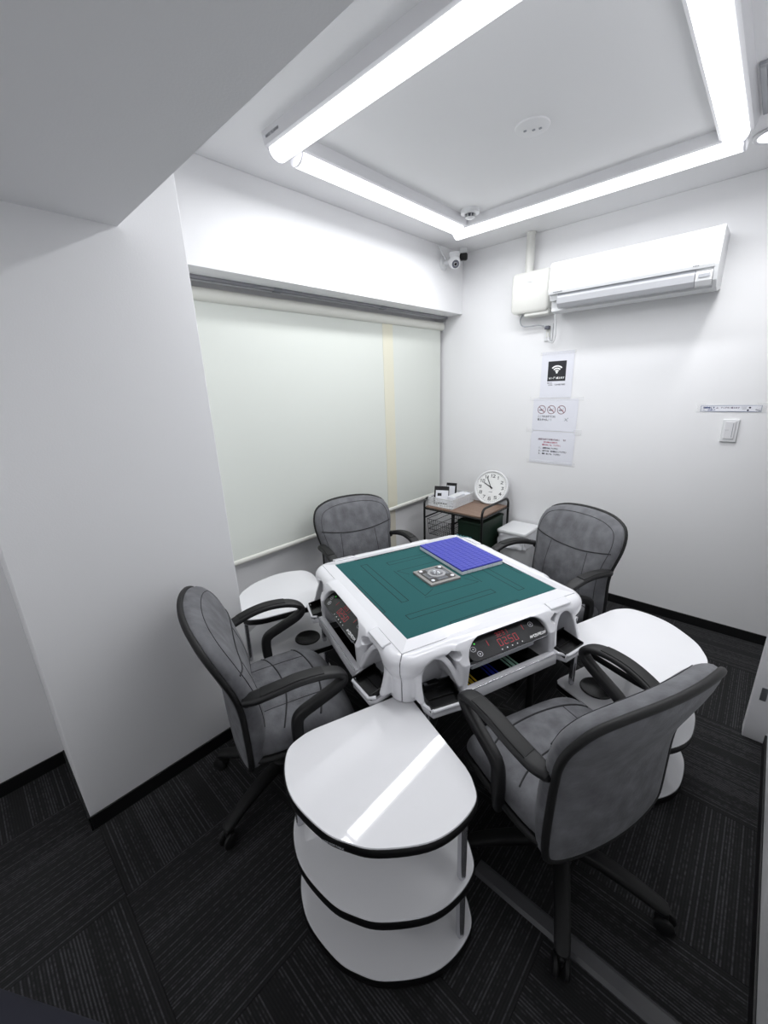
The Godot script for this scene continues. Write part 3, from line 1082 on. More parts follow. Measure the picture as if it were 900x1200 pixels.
func side_tables() -> void:
	var o := fan()
	var inner := PackedVector2Array()
	var mid := Vector2(0.2, 0.2)
	for p in o:
		inner.append(mid + (p - mid) * (1.0 - 0.003 / maxf(0.05, (p - mid).length())))
	var plate := MB.new()
	plate.plate(inner, -0.0005, 0.0305, 0.0015)
	var band := MB.new()
	band.plate(o, 0.0, 0.0295, 0.005, Transform3D(), false)
	var pm := plate.mesh()
	var bm := band.mesh()
	var label := ["white fan-shaped three-tier side table in the foreground with a black edge", "white fan-shaped side table on the right beyond the near chair", "white fan-shaped side table on the left below the blind"]
	var lvl := [0.4845, 0.244, 0.019]
	for k in 3:
		var deg: float = [0.0, 90.0, -90.0][k]
		var b := Basis(Vector3.UP, deg_to_rad(deg))
		var at := b * Vector3(0.350, 0, 0.352)
		var t := thing("side_table", label[k], "side table", tl(at.x, 0, at.z), TURN + deg, "fan-shaped side tables at the table corners")
		for y in lvl:
			var sh := part("shelf", pm, M.laminate_white, t)
			sh.position.y = y
			part("edge_band", bm, M.edge_black, sh)
		for q in [Vector2(0.05, 0.05), Vector2(0.405, 0.075), Vector2(0.075, 0.405)]:
			for y in [0.0495, 0.2745]:
				var c := MB.new()
				var top: float = 0.2435 if y < 0.2 else 0.484
				c.rbox(Vector3(q.x, (y + top) / 2, q.y), Vector3(0.020, top - y, 0.020), 0.006)
				part("post", c, M.chrome, t)
		var cup := MB.new()
		cup.lathe([Vector2(0.0, 0.2758), Vector2(0.052, 0.2758), Vector2(0.056, 0.279), Vector2(0.062, 0.279), Vector2(0.064, 0.2745)], 32, Transform3D(Basis(), Vector3(0.118, 0, 0.118)))
		part("cup_ring", cup, M.tray_black, t, "round black cup hole")
		for q in [Vector2(0.06, 0.06), Vector2(0.36, 0.10), Vector2(0.10, 0.36), Vector2(0.29, 0.29)]:
			var w := MB.new()
			w.lathe([Vector2(0.0, 0.0), Vector2(0.018, 0.0), Vector2(0.020, 0.004), Vector2(0.014, 0.010), Vector2(0.012, 0.019)], 16, Transform3D(Basis(), Vector3(q.x, 0, q.y)))
			part("foot", w, M.plastic_black, t)
	var tm := TextMesh.new()
	tm.text = "AMOS SIDE TABLE"
	tm.font_size = 10
	tm.pixel_size = 0.0007
	tm.depth = 0.0002
	var st := get_node("side_table")
	var mk := part("print", tm, M.print_white, st)
	var ang := deg_to_rad(49.0)
	var edge := Vector2.ZERO
	for p in o:
		if absf(p.angle() - ang) < absf(edge.angle() - ang) or edge == Vector2.ZERO:
			edge = p
	mk.transform = Transform3D(Basis(Vector3.UP, PI / 2 - ang), Vector3(edge.x, 0.4985, edge.y) + Vector3(cos(ang), 0, sin(ang)) * 0.0016)

# ---------------------------------------------------------------- chairs
const SPINE := [Vector2(0.310, 0.160), Vector2(0.43, 0.160), Vector2(0.545, 0.163), Vector2(0.62, 0.178), Vector2(0.70, 0.206), Vector2(0.775, 0.234), Vector2(0.85, 0.256)]
var spine_pts := []
var spine_len := []

func spine_at(b: float) -> Array:
	if spine_pts.is_empty():
		spine_pts = smooth_line(SPINE, 8)
		var l := 0.0
		for i in spine_pts.size():
			if i > 0:
				l += spine_pts[i].distance_to(spine_pts[i - 1])
			spine_len.append(l)
	b = clampf(b, 0.0, spine_len[-1] - 0.001)
	var i := 0
	while spine_len[i + 1] < b:
		i += 1
	var f: float = (b - spine_len[i]) / (spine_len[i + 1] - spine_len[i])
	var p: Vector2 = spine_pts[i].lerp(spine_pts[i + 1], f)
	var j := mini(i + 3, spine_pts.size() - 1)
	var k := maxi(i - 2, 0)
	return [p, (spine_pts[j] - spine_pts[k]).normalized()]

func back_map(a: float, b: float, h: float) -> Vector3:
	var s := spine_at(b)
	var t: Vector2 = s[1]
	var p: Vector2 = s[0] + Vector2(t.y, -t.x) * h
	return Vector3(a * (1.0 + 0.05 * smoothstep(0.0, 0.03, h)), p.x, p.y - 0.6 * a * a)

func back_top(p: Vector2, rho: float) -> float:
	var th := lerpf(0.085, 0.072, clampf(p.y / 0.5, 0, 1)) + 0.012 * exp(-pow((p.y - 0.17) / 0.09, 2))
	return th * pow(1.0 - pow(rho, 5.0), 0.42)

func seat_map(a: float, b: float, h: float) -> Vector3:
	return Vector3(a, 0.375 + h - 0.9 * pow(maxf(0.0, -b - 0.13), 2) * 4.0, b)

func seat_top(p: Vector2, rho: float) -> float:
	return (0.068 - 0.25 * pow(p.x, 2) * 0.0) * pow(1.0 - pow(rho, 5.0), 0.45) + 0.35 * p.x * p.x * (1.0 - rho)

func rho_of(o: PackedVector2Array, mid: Vector2, p: Vector2) -> float:
	var d := p - mid
	var best := 0.0
	for i in o.size():
		var hit = Geometry2D.segment_intersects_segment(mid, mid + d.normalized() * 2.0, o[i], o[(i + 1) % o.size()])
		if hit != null:
			best = maxf(best, (hit - mid).length())
	return clampf(d.length() / maxf(best, 0.001), 0, 1)

func seam(mb: MB, line: Array, o: PackedVector2Array, mid: Vector2, top: Callable, map: Callable, r := 0.002) -> void:
	var pts := []
	for p in line:
		var rho := rho_of(o, mid, p)
		pts.append(map.call(p.x, p.y, top.call(p, rho) + 0.0002))
	mb.tube(pts, r, 6)

func mean(o: PackedVector2Array) -> Vector2:
	var m := Vector2.ZERO
	for p in o:
		m += p / o.size()
	return m

func make_chair(label: String) -> Node3D:
	var t := thing("office_chair", label, "chair", Vector3.ZERO, 0, "grey suede office chairs round the table")
	# backrest
	var half := [Vector2(0.0, 0.0), Vector2(0.12, 0.0), Vector2(0.190, 0.006), Vector2(0.213, 0.032), Vector2(0.216, 0.12), Vector2(0.214, 0.21), Vector2(0.218, 0.28), Vector2(0.231, 0.345), Vector2(0.238, 0.40), Vector2(0.233, 0.455), Vector2(0.208, 0.502), Vector2(0.15, 0.529), Vector2(0.08, 0.540)]
	var full := half.duplicate()
	full.append(Vector2(0.0, 0.543))
	for i in range(half.size() - 1, 0, -1):
		full.append(Vector2(-half[i].x, half[i].y))
	var o := PackedVector2Array(smooth_line(full, 3, true))
	o.reverse()
	var mid := mean(o)
	var cu := MB.new()
	cu.pillow(o, 16, back_top, func(_p, _r): return 0.0, back_map, false)
	var back := part("backrest", cu, M.suede, t)
	var sh := MB.new()
	sh.pillow(o, 8, func(_p, _r): return 0.0, func(_p, rho): return -0.012 * pow(1.0 - pow(rho, 4.0), 0.5), back_map, true)
	part("back_shell", sh, M.suede, t, "grey suede rear of the backrest")
	var pp := []
	for p in o:
		pp.append(back_map(p.x * 1.01, p.y, 0.004))
	var pi := MB.new()
	pi.sweep(pp, 0.0100, 0.0100, Vector3.ZERO, 8, false, 2.0, true)
	part("back_trim", pi, M.plastic_black, t, "black trim round the backrest")
	var sm := MB.new()
	var ln := []
	for i in 25:
		var a := -0.212 + 0.424 * i / 24.0
		ln.append(Vector2(a, 0.325 + 0.035 * pow(a / 0.2, 2)))
	seam(sm, ln, o, mid, back_top, back_map, 0.003)
	for s in [-1.0, 1.0]:
		ln = []
		for i in 14:
			ln.append(Vector2(s * (0.105 + 0.01 * i / 13.0), 0.328 - 0.24 * i / 13.0))
		seam(sm, ln, o, mid, back_top, back_map, 0.0013)
	var loop := []
	for i in range(o.size()):
		var q := mid + (o[i] - mid) * 0.86
		if q.y > 0.12:
			loop.append(back_map(q.x, q.y, back_top(q, 0.86) + 0.0002))
	# keep the loop in one run from left hip over the top to right hip
	var cutat := 0
	for i in loop.size():
		if loop[i].distance_to(loop[(i + 1) % loop.size()]) > 0.08:
			cutat = i + 1
	var run := []
	for i in loop.size():
		run.append(loop[(i + cutat) % loop.size()])
	sm.tube(run, 0.0014, 6)
	part("seam", sm, M.stitch, back)
	# seat
	var so := PackedVector2Array(smooth_line([Vector2(0.0, -0.262), Vector2(0.12, -0.258), Vector2(0.195, -0.235), Vector2(0.225, -0.18), Vector2(0.231, -0.08), Vector2(0.226, 0.04), Vector2(0.212, 0.10), Vector2(0.17, 0.128), Vector2(0.08, 0.132), Vector2(0.0, 0.133),
		Vector2(-0.08, 0.132), Vector2(-0.17, 0.128), Vector2(-0.212, 0.10), Vector2(-0.226, 0.04), Vector2(-0.231, -0.08), Vector2(-0.225, -0.18), Vector2(-0.195, -0.235), Vector2(-0.12, -0.258)], 4, true))
	so.reverse()
	var smid := mean(so)
	var sc := MB.new()
	sc.pillow(so, 16, seat_top, func(_p, rho): return -0.035 * pow(1.0 - pow(rho, 5.0), 0.4), seat_map, true)
	var seat := part("seat", sc, M.suede, t)
	var ss := MB.new()
	ln = []
	for i in 21:
		var a := -0.20 + 0.40 * i / 20.0
		ln.append(Vector2(a, -0.115 - 0.045 * (1.0 - pow(a / 0.2, 2))))
	seam(ss, ln, so, smid, seat_top, seat_map, 0.0032)
	ln = []
	for i in 21:
		var a := -0.20 + 0.40 * i / 20.0
		ln.append(Vector2(a, 0.01 - 0.045 * (1.0 - pow(a / 0.2, 2))))
	seam(ss, ln, so, smid, seat_top, seat_map, 0.0026)
	for s in [-1.0, 1.0]:
		ln = []
		for i in 12:
			ln.append(Vector2(s * 0.115, -0.14 + 0.24 * i / 11.0))
		seam(ss, ln, so, smid, seat_top, seat_map, 0.0014)
	part("seam", ss, M.stitch, seat)
	var sp := []
	for p in so:
		sp.append(seat_map(p.x, p.y, -0.026))
	var sb := MB.new()
	sb.sweep(sp, 0.011, 0.011, Vector3.ZERO, 8, false, 2.0, true)
	part("seat_trim", sb, M.plastic_black, t, "black trim under the seat")
	# arms
	for s in [-1.0, 1.0]:
		var path := smooth_line([Vector3(0.222, 0.598, 0.118), Vector3(0.236, 0.607, 0.085), Vector3(0.248, 0.622, 0.025), Vector3(0.252, 0.631, -0.045), Vector3(0.252, 0.625, -0.120), Vector3(0.249, 0.606, -0.172), Vector3(0.247, 0.580, -0.188), Vector3(0.246, 0.553, -0.165), Vector3(0.246, 0.523, -0.095), Vector3(0.246, 0.497, -0.038), Vector3(0.246, 0.462, -0.024), Vector3(0.243, 0.39, -0.024), Vector3(0.238, 0.335, -0.024)], 4)
		var ra := []
		var rb := []
		for i in path.size():
			var f := float(i) / (path.size() - 1)
			path[i] = Vector3(s * path[i].x, path[i].y, path[i].z)
			ra.append(lerpf(0.027, 0.017, smoothstep(0.36, 0.55, f)) - 0.006 * smoothstep(0.10, 0.0, f))
			rb.append(lerpf(0.0125, 0.019, smoothstep(0.42, 0.6, f)) * (0.8 if f > 0.9 else 1.0))
		var am := MB.new()
		am.sweep(path, ra, rb, Vector3.RIGHT, 14, true, 3.2)
		var arm := part("armrest", am, M.arm_black, t)
		var bolt := MB.new()
		bolt.lathe([Vector2(0.0, 0.006), Vector2(0.014, 0.005), Vector2(0.016, 0.0), Vector2(0.016, -0.02)], 14, Transform3D(Basis(Vector3.FORWARD, s * PI / 2), Vector3(s * 0.226, 0.590, 0.112)))
		part("bolt", bolt, M.arm_black, arm)
		var pd := MB.new()
		var pl := []
		for i in range(5, 17):
			pl.append(path[i] + Vector3(0, 0.0115, 0))
		pd.sweep(pl, 0.021, 0.0035, Vector3.RIGHT, 10, true, 3.0)
		part("arm_pad", pd, M.plastic_black, arm)
	# underside, column, star base
	part("seat_plate", box(Vector3(0, 0.325, -0.03), Vector3(0.30, 0.03, 0.26), 0.01), M.plastic_black, t)
	var lv := MB.new()
	lv.tube([Vector3(0.1, 0.315, 0.0), Vector3(0.21, 0.312, 0.0), Vector3(0.235, 0.312, 0.0)], 0.005, 8)
	part("lever", lv, M.plastic_black, t)
	var col := MB.new()
	col.lathe([Vector2(0.026, 0.10), Vector2(0.026, 0.22), Vector2(0.016, 0.222), Vector2(0.016, 0.32)], 18)
	part("gas_column", col, M.plastic_black, t)
	var hub := MB.new()
	hub.lathe([Vector2(0.0, 0.065), Vector2(0.045, 0.065), Vector2(0.05, 0.08), Vector2(0.045, 0.115), Vector2(0.03, 0.125), Vector2(0.0, 0.125)], 20)
	part("hub", hub, M.plastic_black, t)
	var leg := MB.new()
	leg.sweep(smooth_line([Vector3(0, 0.095, 0.03), Vector3(0, 0.098, 0.12), Vector3(0, 0.088, 0.21), Vector3(0, 0.074, 0.272), Vector3(0, 0.068, 0.287)], 3), [0.024, 0.024, 0.024, 0.023, 0.023, 0.022, 0.022, 0.021, 0.021, 0.020, 0.019, 0.016, 0.012], [0.02, 0.02, 0.02, 0.019, 0.018, 0.017, 0.016, 0.015, 0.014, 0.013, 0.012, 0.010, 0.007], Vector3.RIGHT, 12, true, 3.0)
	var lm := leg.mesh()
	var cs := MB.new()
	for s in [-1.0, 1.0]:
		cs.lathe([Vector2(0.0, -0.009), Vector2(0.020, -0.009), Vector2(0.0265, -0.004), Vector2(0.0265, 0.004), Vector2(0.020, 0.009), Vector2(0.0, 0.009)], 18, Transform3D(Basis(Vector3.FORWARD, PI / 2), Vector3(s * 0.014, 0.0265, 0.285)))
	cs.rbox(Vector3(0, 0.045, 0.275), Vector3(0.016, 0.036, 0.034), 0.007)
	var cm := cs.mesh()
	for k in 5:
		part("leg", lm, M.plastic_black, t).rotation.y = TAU * k / 5
		part("caster", cm, M.plastic_black, t).rotation.y = TAU * k / 5
	return t

func chairs() -> void:
	var c := make_chair("grey suede office chair in the right foreground, seen from behind")
	var set_at := [[c, 0.728, -0.015, 90.0, 27.0], ["grey suede office chair on the left in front of the white pillar", 0.725, 0.012, 0.0, 34.0],
		["grey suede office chair in front of the roller blind", 0.725, 0.012, -90.0, 10.0], ["grey suede office chair at the back right, next to the lidded bin", 0.725, 0.012, 180.0, 50.0]]
	for q in set_at:
		var o: Node3D = q[0] if q[0] is Node3D else dup(c, q[0])
		var p := Basis(Vector3.UP, deg_to_rad(q[3])) * Vector3(q[2], 0, q[1])
		o.position = tl(p.x, 0, p.z)
		o.rotation_degrees.y = TURN + q[3] + (-3.0 if q[0] is Node3D else 0.0)
		var base: float = deg_to_rad(q[4])
		var nl := 0
		var nc := 0
		for k in o.get_children():
			if String(k.name).begins_with("leg"):
				k.rotation.y = base + TAU * nl / 5
				nl += 1
			elif String(k.name).begins_with("caster"):
				k.rotation.y = base + TAU * nc / 5
				nc += 1

# ---------------------------------------------------------------- roller blind
func blind() -> void:
	var t := thing("roller_blind", "wide off-white roller blind covering the window", "roller blind", Vector3(-0.18, 0, 1.09))
	part("fabric", box(Vector3(0, 1.245, 0), Vector3(0.003, 1.32, 2.12), 0.001), M.blind_fabric, t)
	var rl := MB.new()
	rl.tube([Vector3(0.0, 1.922, -1.075), Vector3(0.0, 1.922, 1.08)], 0.030, 24)
	part("roller", rl, M.blind_white, t)
	part("post_show_through", box(Vector3(0.0025, 1.245, -0.437), Vector3(0.003, 1.30, 0.104), 0.001), M.show_through_cream, t, "cream strip painting the window post showing through the blind")  # window post showing through translucent fabric, put in as a cream strip
	var bb := MB.new()
	bb.sweep([Vector3(0.002, 0.583, -1.06), Vector3(0.002, 0.583, 1.06)], 0.009, 0.015, Vector3.RIGHT, 12)
	part("bottom_bar", bb, M.blind_white, t)
	var br := MB.new()
	br.rbox(Vector3(0.0, 1.922, -1.078), Vector3(0.05, 0.075, 0.006), 0.002)
	part("bracket", br, M.plastic_white, t)
	var r := thing("curtain_rail", "grey double curtain rail under the bulkhead", "curtain rail", Vector3(-0.135, 1.9875, 1.09))
	part("track", box(Vector3(0, -0.008, 0), Vector3(0.024, 0.015, 2.16), 0.003), M.rail_grey, r)
	part("track", box(Vector3(-0.032, -0.008, 0), Vector3(0.024, 0.015, 2.16), 0.003), M.plastic_white, r)
	for z in [-0.35, 0.45]:
		part("rail_joint", box(Vector3(0.0, -0.009, z), Vector3(0.028, 0.018, 0.05), 0.003), M.steel, r)

# ---------------------------------------------------------------- rack in the corner
func rack() -> void:
	var t := thing("wire_rack", "small black metal rack with a brown wooden top in the corner", "rack", Vector3(0.245, 0, 0.285))
	var W := 0.250
	var D := 0.195
	part("top_board", box(Vector3(0, 0.585, 0), Vector3(2 * W - 0.01, 0.014, 2 * D - 0.02), 0.003), M.wood_brown, t)
	for s in [-1.0, 1.0]:
		var lp := []
		lp.append(Vector3(s * W, 0.0, D))
		for k in 7:
			var a := PI / 2 * k / 6
			lp.append(Vector3(s * W, 0.605 + 0.045 * sin(a), D - 0.045 + 0.045 * cos(a)))
		for k in 7:
			var a := PI / 2 * k / 6
			lp.append(Vector3(s * W, 0.605 + 0.045 * cos(a), -D + 0.045 - 0.045 * sin(a)))
		lp.append(Vector3(s * W, 0.0, -D))
		var m := MB.new()
		m.tube(lp, 0.0085, 10)
		part("end_frame", m, M.rack_black, t)
	var rails := MB.new()
	for y in [0.575, 0.10]:
		for z in [D, -D]:
			rails.tube([Vector3(-W, y, z), Vector3(W, y, z)], 0.0075, 8)
		for s in [-1.0, 1.0]:
			rails.tube([Vector3(s * W, y, -D), Vector3(s * W, y, D)], 0.006, 8)
	rails.tube([Vector3(-W, 0.50, -D), Vector3(-W, 0.50, D)], 0.006, 8)
	rails.tube([Vector3(0.02, 0.50, -D), Vector3(0.02, 0.50, D)], 0.006, 8)
	for z in [D, -D]:
		rails.tube([Vector3(0.02, 0.0, z), Vector3(0.02, 0.575, z)], 0.007, 8)
	part("rails", rails, M.rack_black, t)
	part("lower_board", box(Vector3(0, 0.11, 0), Vector3(2 * W - 0.01, 0.012, 2 * D - 0.02), 0.003), M.wood_brown, t)
	# wire drawer on the left
	var wb := MB.new()
	for i in 13:
		var x := -W + 0.02 + 0.235 * i / 12.0
		wb.tube([Vector3(x, 0.49, D - 0.01), Vector3(x, 0.36, D - 0.035), Vector3(x, 0.36, -D + 0.035), Vector3(x, 0.49, -D + 0.01)], 0.0018, 5)
	for q in [[0.49, 0.01], [0.45, 0.018], [0.405, 0.026], [0.36, 0.035]]:
		wb.tube([Vector3(-W + 0.02, q[0], D - q[1]), Vector3(-W + 0.255, q[0], D - q[1]), Vector3(-W + 0.255, q[0], -D + q[1]), Vector3(-W + 0.02, q[0], -D + q[1])], 0.0025, 5, true)
	part("wire_drawer", wb, M.rack_black, t)
	var gb := thing("storage_box", "dark green box standing under the rack top", "box", Vector3(0.378, 0.116, 0.285))
	part("body", box(Vector3(0, 0.20, 0), Vector3(0.195, 0.40, 0.33), 0.006), M.dark_green, gb)
	part("rim", box(Vector3(0, 0.405, 0), Vector3(0.203, 0.02, 0.338), 0.006), M.dark_green, gb)
	# white lattice basket
	var bk := thing("plastic_basket", "white lattice plastic basket on the rack", "basket", Vector3(0.120, 0.592, 0.300))
	var bw := 0.108
	var bd := 0.150
	for s in 4:
		var m := MB.new()
		var hx: float = bw if s % 2 == 0 else bd
		var off: float = bd if s % 2 == 0 else bw
		for k in 6:
			m.rbox(Vector3(0, 0.006 + 0.0128 * k, off), Vector3(hx * 2, 0.006 if k < 5 else 0.009, 0.004), 0.001)
		var nn := 10
		for k in nn + 1:
			m.rbox(Vector3(-hx + 2 * hx * k / nn, 0.036, off), Vector3(0.005, 0.068, 0.0035), 0.001)
		part("lattice_wall", m, M.plastic_white, bk).rotation.y = PI / 2 * s
	part("base", box(Vector3(0, 0.003, 0), Vector3(bw * 2, 0.005, bd * 2), 0.001), M.plastic_white, bk)
	# things in the basket
	var cs := thing("menu_stand", "small black framed card stand leaning in the basket", "card stand", Vector3(0.084, 0.599, 0.385), 24)
	var tilt := Transform3D(Basis(Vector3.RIGHT, -0.28), Vector3.ZERO)
	part("frame", box(Vector3(0, 0.070, 0), Vector3(0.115, 0.14, 0.008), 0.003, tilt), M.rack_black, cs)
	part("card", box(Vector3(0.004, 0.060, 0.006), Vector3(0.098, 0.096, 0.003), 0.001, tilt), M.paper, cs)
	part("card_print", box(Vector3(-0.015, 0.075, 0.0082), Vector3(0.032, 0.022, 0.001), 0.0003, tilt), M.panel_dark, cs)
	var c2 := thing("card_stand", "second black backed card stand behind the first in the basket", "card stand", Vector3(0.082, 0.599, 0.250), 16)
	part("frame", box(Vector3(0, 0.070, 0), Vector3(0.085, 0.14, 0.007), 0.003, Transform3D(Basis(Vector3.RIGHT, -0.2), Vector3.ZERO)), M.rack_black, c2)
	part("card", box(Vector3(-0.004, 0.062, 0.006), Vector3(0.068, 0.11, 0.003), 0.001, Transform3D(Basis(Vector3.RIGHT, -0.2), Vector3.ZERO)), M.paper, c2)
	var b1 := thing("tissue_box", "white paper box lying in the basket, nearest the clock", "box", Vector3(0.180, 0.599, 0.320), 3)
	part("body", box(Vector3(0, 0.038, 0), Vector3(0.068, 0.076, 0.15), 0.004), M.paper, b1)
	part("flap", box(Vector3(0.005, 0.0775, 0.01), Vector3(0.06, 0.003, 0.10), 0.001), M.plastic_white, b1)
	var b2 := thing("paper_bundle", "white paper bundle lying flat in the basket beside the box", "paper", Vector3(0.168, 0.599, 0.200), -8)
	part("bundle", box(Vector3(0, 0.032, 0), Vector3(0.085, 0.064, 0.075), 0.006), M.paper, b2)
	part("strap", box(Vector3(0, 0.0325, 0), Vector3(0.022, 0.067, 0.078), 0.003), M.plastic_white, b2)
	wall_clock()
	bin()

func wall_clock() -> void:
	var im := paper_image(384, 384)
	im.fill(Color(0.90, 0.905, 0.90))
	var ink := Color(0.16, 0.17, 0.18)
	for h in 12:
		var a := TAU * (h + 1) / 12.0 - PI / 2
		var p := Vector2(192, 192) + Vector2(cos(a), sin(a)) * 142
		var s := str(h + 1)
		write(im, s, p - Vector2(15.0 * s.length(), 17), 34, ink, 6.5, 0.85)
	for k in 60:
		var a := TAU * k / 60.0
		stroke(im, Vector2(192, 192) + Vector2(cos(a), sin(a)) * 174, Vector2(192, 192) + Vector2(cos(a), sin(a)) * 182, 2.0, ink)
	write(im, "AMOS", Vector2(172, 246), 10, Color(0.45, 0.46, 0.48), 2.0)
	var fm := image_mat("clock_face", im, 0.5)
	var t := thing("wall_clock", "round white wall clock leaning on the rack against the wall", "clock", Vector3(0.368, 0.5935, 0.165))
	t.rotation = Vector3(-0.40, 0.16, 0.0)
	var R := 0.134
	var c := MB.new()
	var face := Transform3D(Basis(Vector3.RIGHT, PI / 2), Vector3(0, R, 0.0))
	c.lathe([Vector2(0.0, -0.030), Vector2(R - 0.02, -0.030), Vector2(R - 0.004, -0.022), Vector2(R, -0.008), Vector2(R, 0.004), Vector2(R - 0.005, 0.012), Vector2(R - 0.012, 0.012), Vector2(R - 0.017, 0.003)], 56, face)
	part("case", c, M.plastic_white, t)
	var f := MB.new()
	var mid := f.add(Vector3(0, R, 0.0035), Vector3.BACK, Vector2(0.5, 0.5))
	for k in 49:
		var a := TAU * k / 48
		f.add(Vector3(cos(a) * (R - 0.014), R + sin(a) * (R - 0.014), 0.0035), Vector3.BACK, Vector2(0.5 + 0.5 * cos(a), 0.5 - 0.5 * sin(a)))
	for k in 48:
		f.tri(mid, mid + 1 + k, mid + 2 + k)
	part("face", f, fm, t)
	for q in [["hour_hand", 62.5, 0.064, 0.0062, 0.006], ["minute_hand", 28.0, 0.088, 0.0046, 0.008]]:
		part(q[0], box(Vector3(0, q[2] / 2 - 0.008, q[4]), Vector3(q[3], q[2] + 0.016, 0.0012), 0.0004), M.panel_dark, t).transform = Transform3D(Basis(Vector3.BACK, deg_to_rad(q[1])), Vector3(0, R, 0))
	var cp := MB.new()
	cp.lathe([Vector2(0.006, 0.003), Vector2(0.006, 0.009), Vector2(0.0, 0.010)], 14, face)
	part("cap", cp, M.panel_dark, t)

func bin() -> void:
	var t := thing("lidded_bin", "white plastic bin with a flat lid and a bag liner by the wall", "bin", Vector3(0.616, 0.0, 0.150))
	var o := rounded(0.20, 0.24, 0.03, 4)
	var m := MB.new()
	m.pillow(PackedVector2Array(o), 1, func(_p, _r): return 0.0, func(_p, _r): return 0.0, func(a, b, h): return Vector3(a * 0.82, h + 0.004, -b * 0.82))
	var n := o.size()
	var k0 := m.v.size()
	for r in 5:
		for p in o:
			var sc: float = 0.82 + 0.18 * r / 4.0
			m.add(Vector3(p.x * sc, 0.004 + 0.42 * r / 4.0, p.y * sc), Vector3(p.x, -0.02, p.y).normalized())
	for r in 4:
		for i in n:
			m.facing(k0 + r * n + i, k0 + r * n + (i + 1) % n, k0 + (r + 1) * n + (i + 1) % n, Vector3(o[i].x, 0, o[i].y))
			m.facing(k0 + r * n + i, k0 + (r + 1) * n + (i + 1) % n, k0 + (r + 1) * n + i, Vector3(o[i].x, 0, o[i].y))
	part("body", m, M.plastic_white, t)
	# bag folded over the rim, with creases
	var bg := MB.new()
	var f := noise(7.0, 3, 9)
	var N := 120
	var rows := 9
	for r in rows:
		for i in N:
			var q := float(i) / N * n
			var p: Vector2 = o[int(q) % n].lerp(o[(int(q) + 1) % n], q - int(q))
			var y := 0.435 - 0.105 * r / (rows - 1.0)
			var w := 0.003 + 0.024 * absf(f.get_noise_3d(p.x * 4, y * 2.2, p.y * 4)) + 0.004 * sin(i * 0.9 + r * 0.5) * r / rows
			bg.add(Vector3(p.x, y, p.y) + Vector3(p.x, 0, p.y).normalized() * w)
	for r in rows - 1:
		for i in N:
			var i2 := (i + 1) % N
			bg.quad(r * N + i, r * N + i2, (r + 1) * N + i2, (r + 1) * N + i)
	bg.smooth(0)
	part("bag_liner", bg, M.bag_film, t, "crinkled white bag liner")
	var ld := MB.new()
	ld.plate(rounded(0.222, 0.262, 0.02, 4), 0.432, 0.456, 0.005)
	part("lid", ld, M.plastic_white, t)

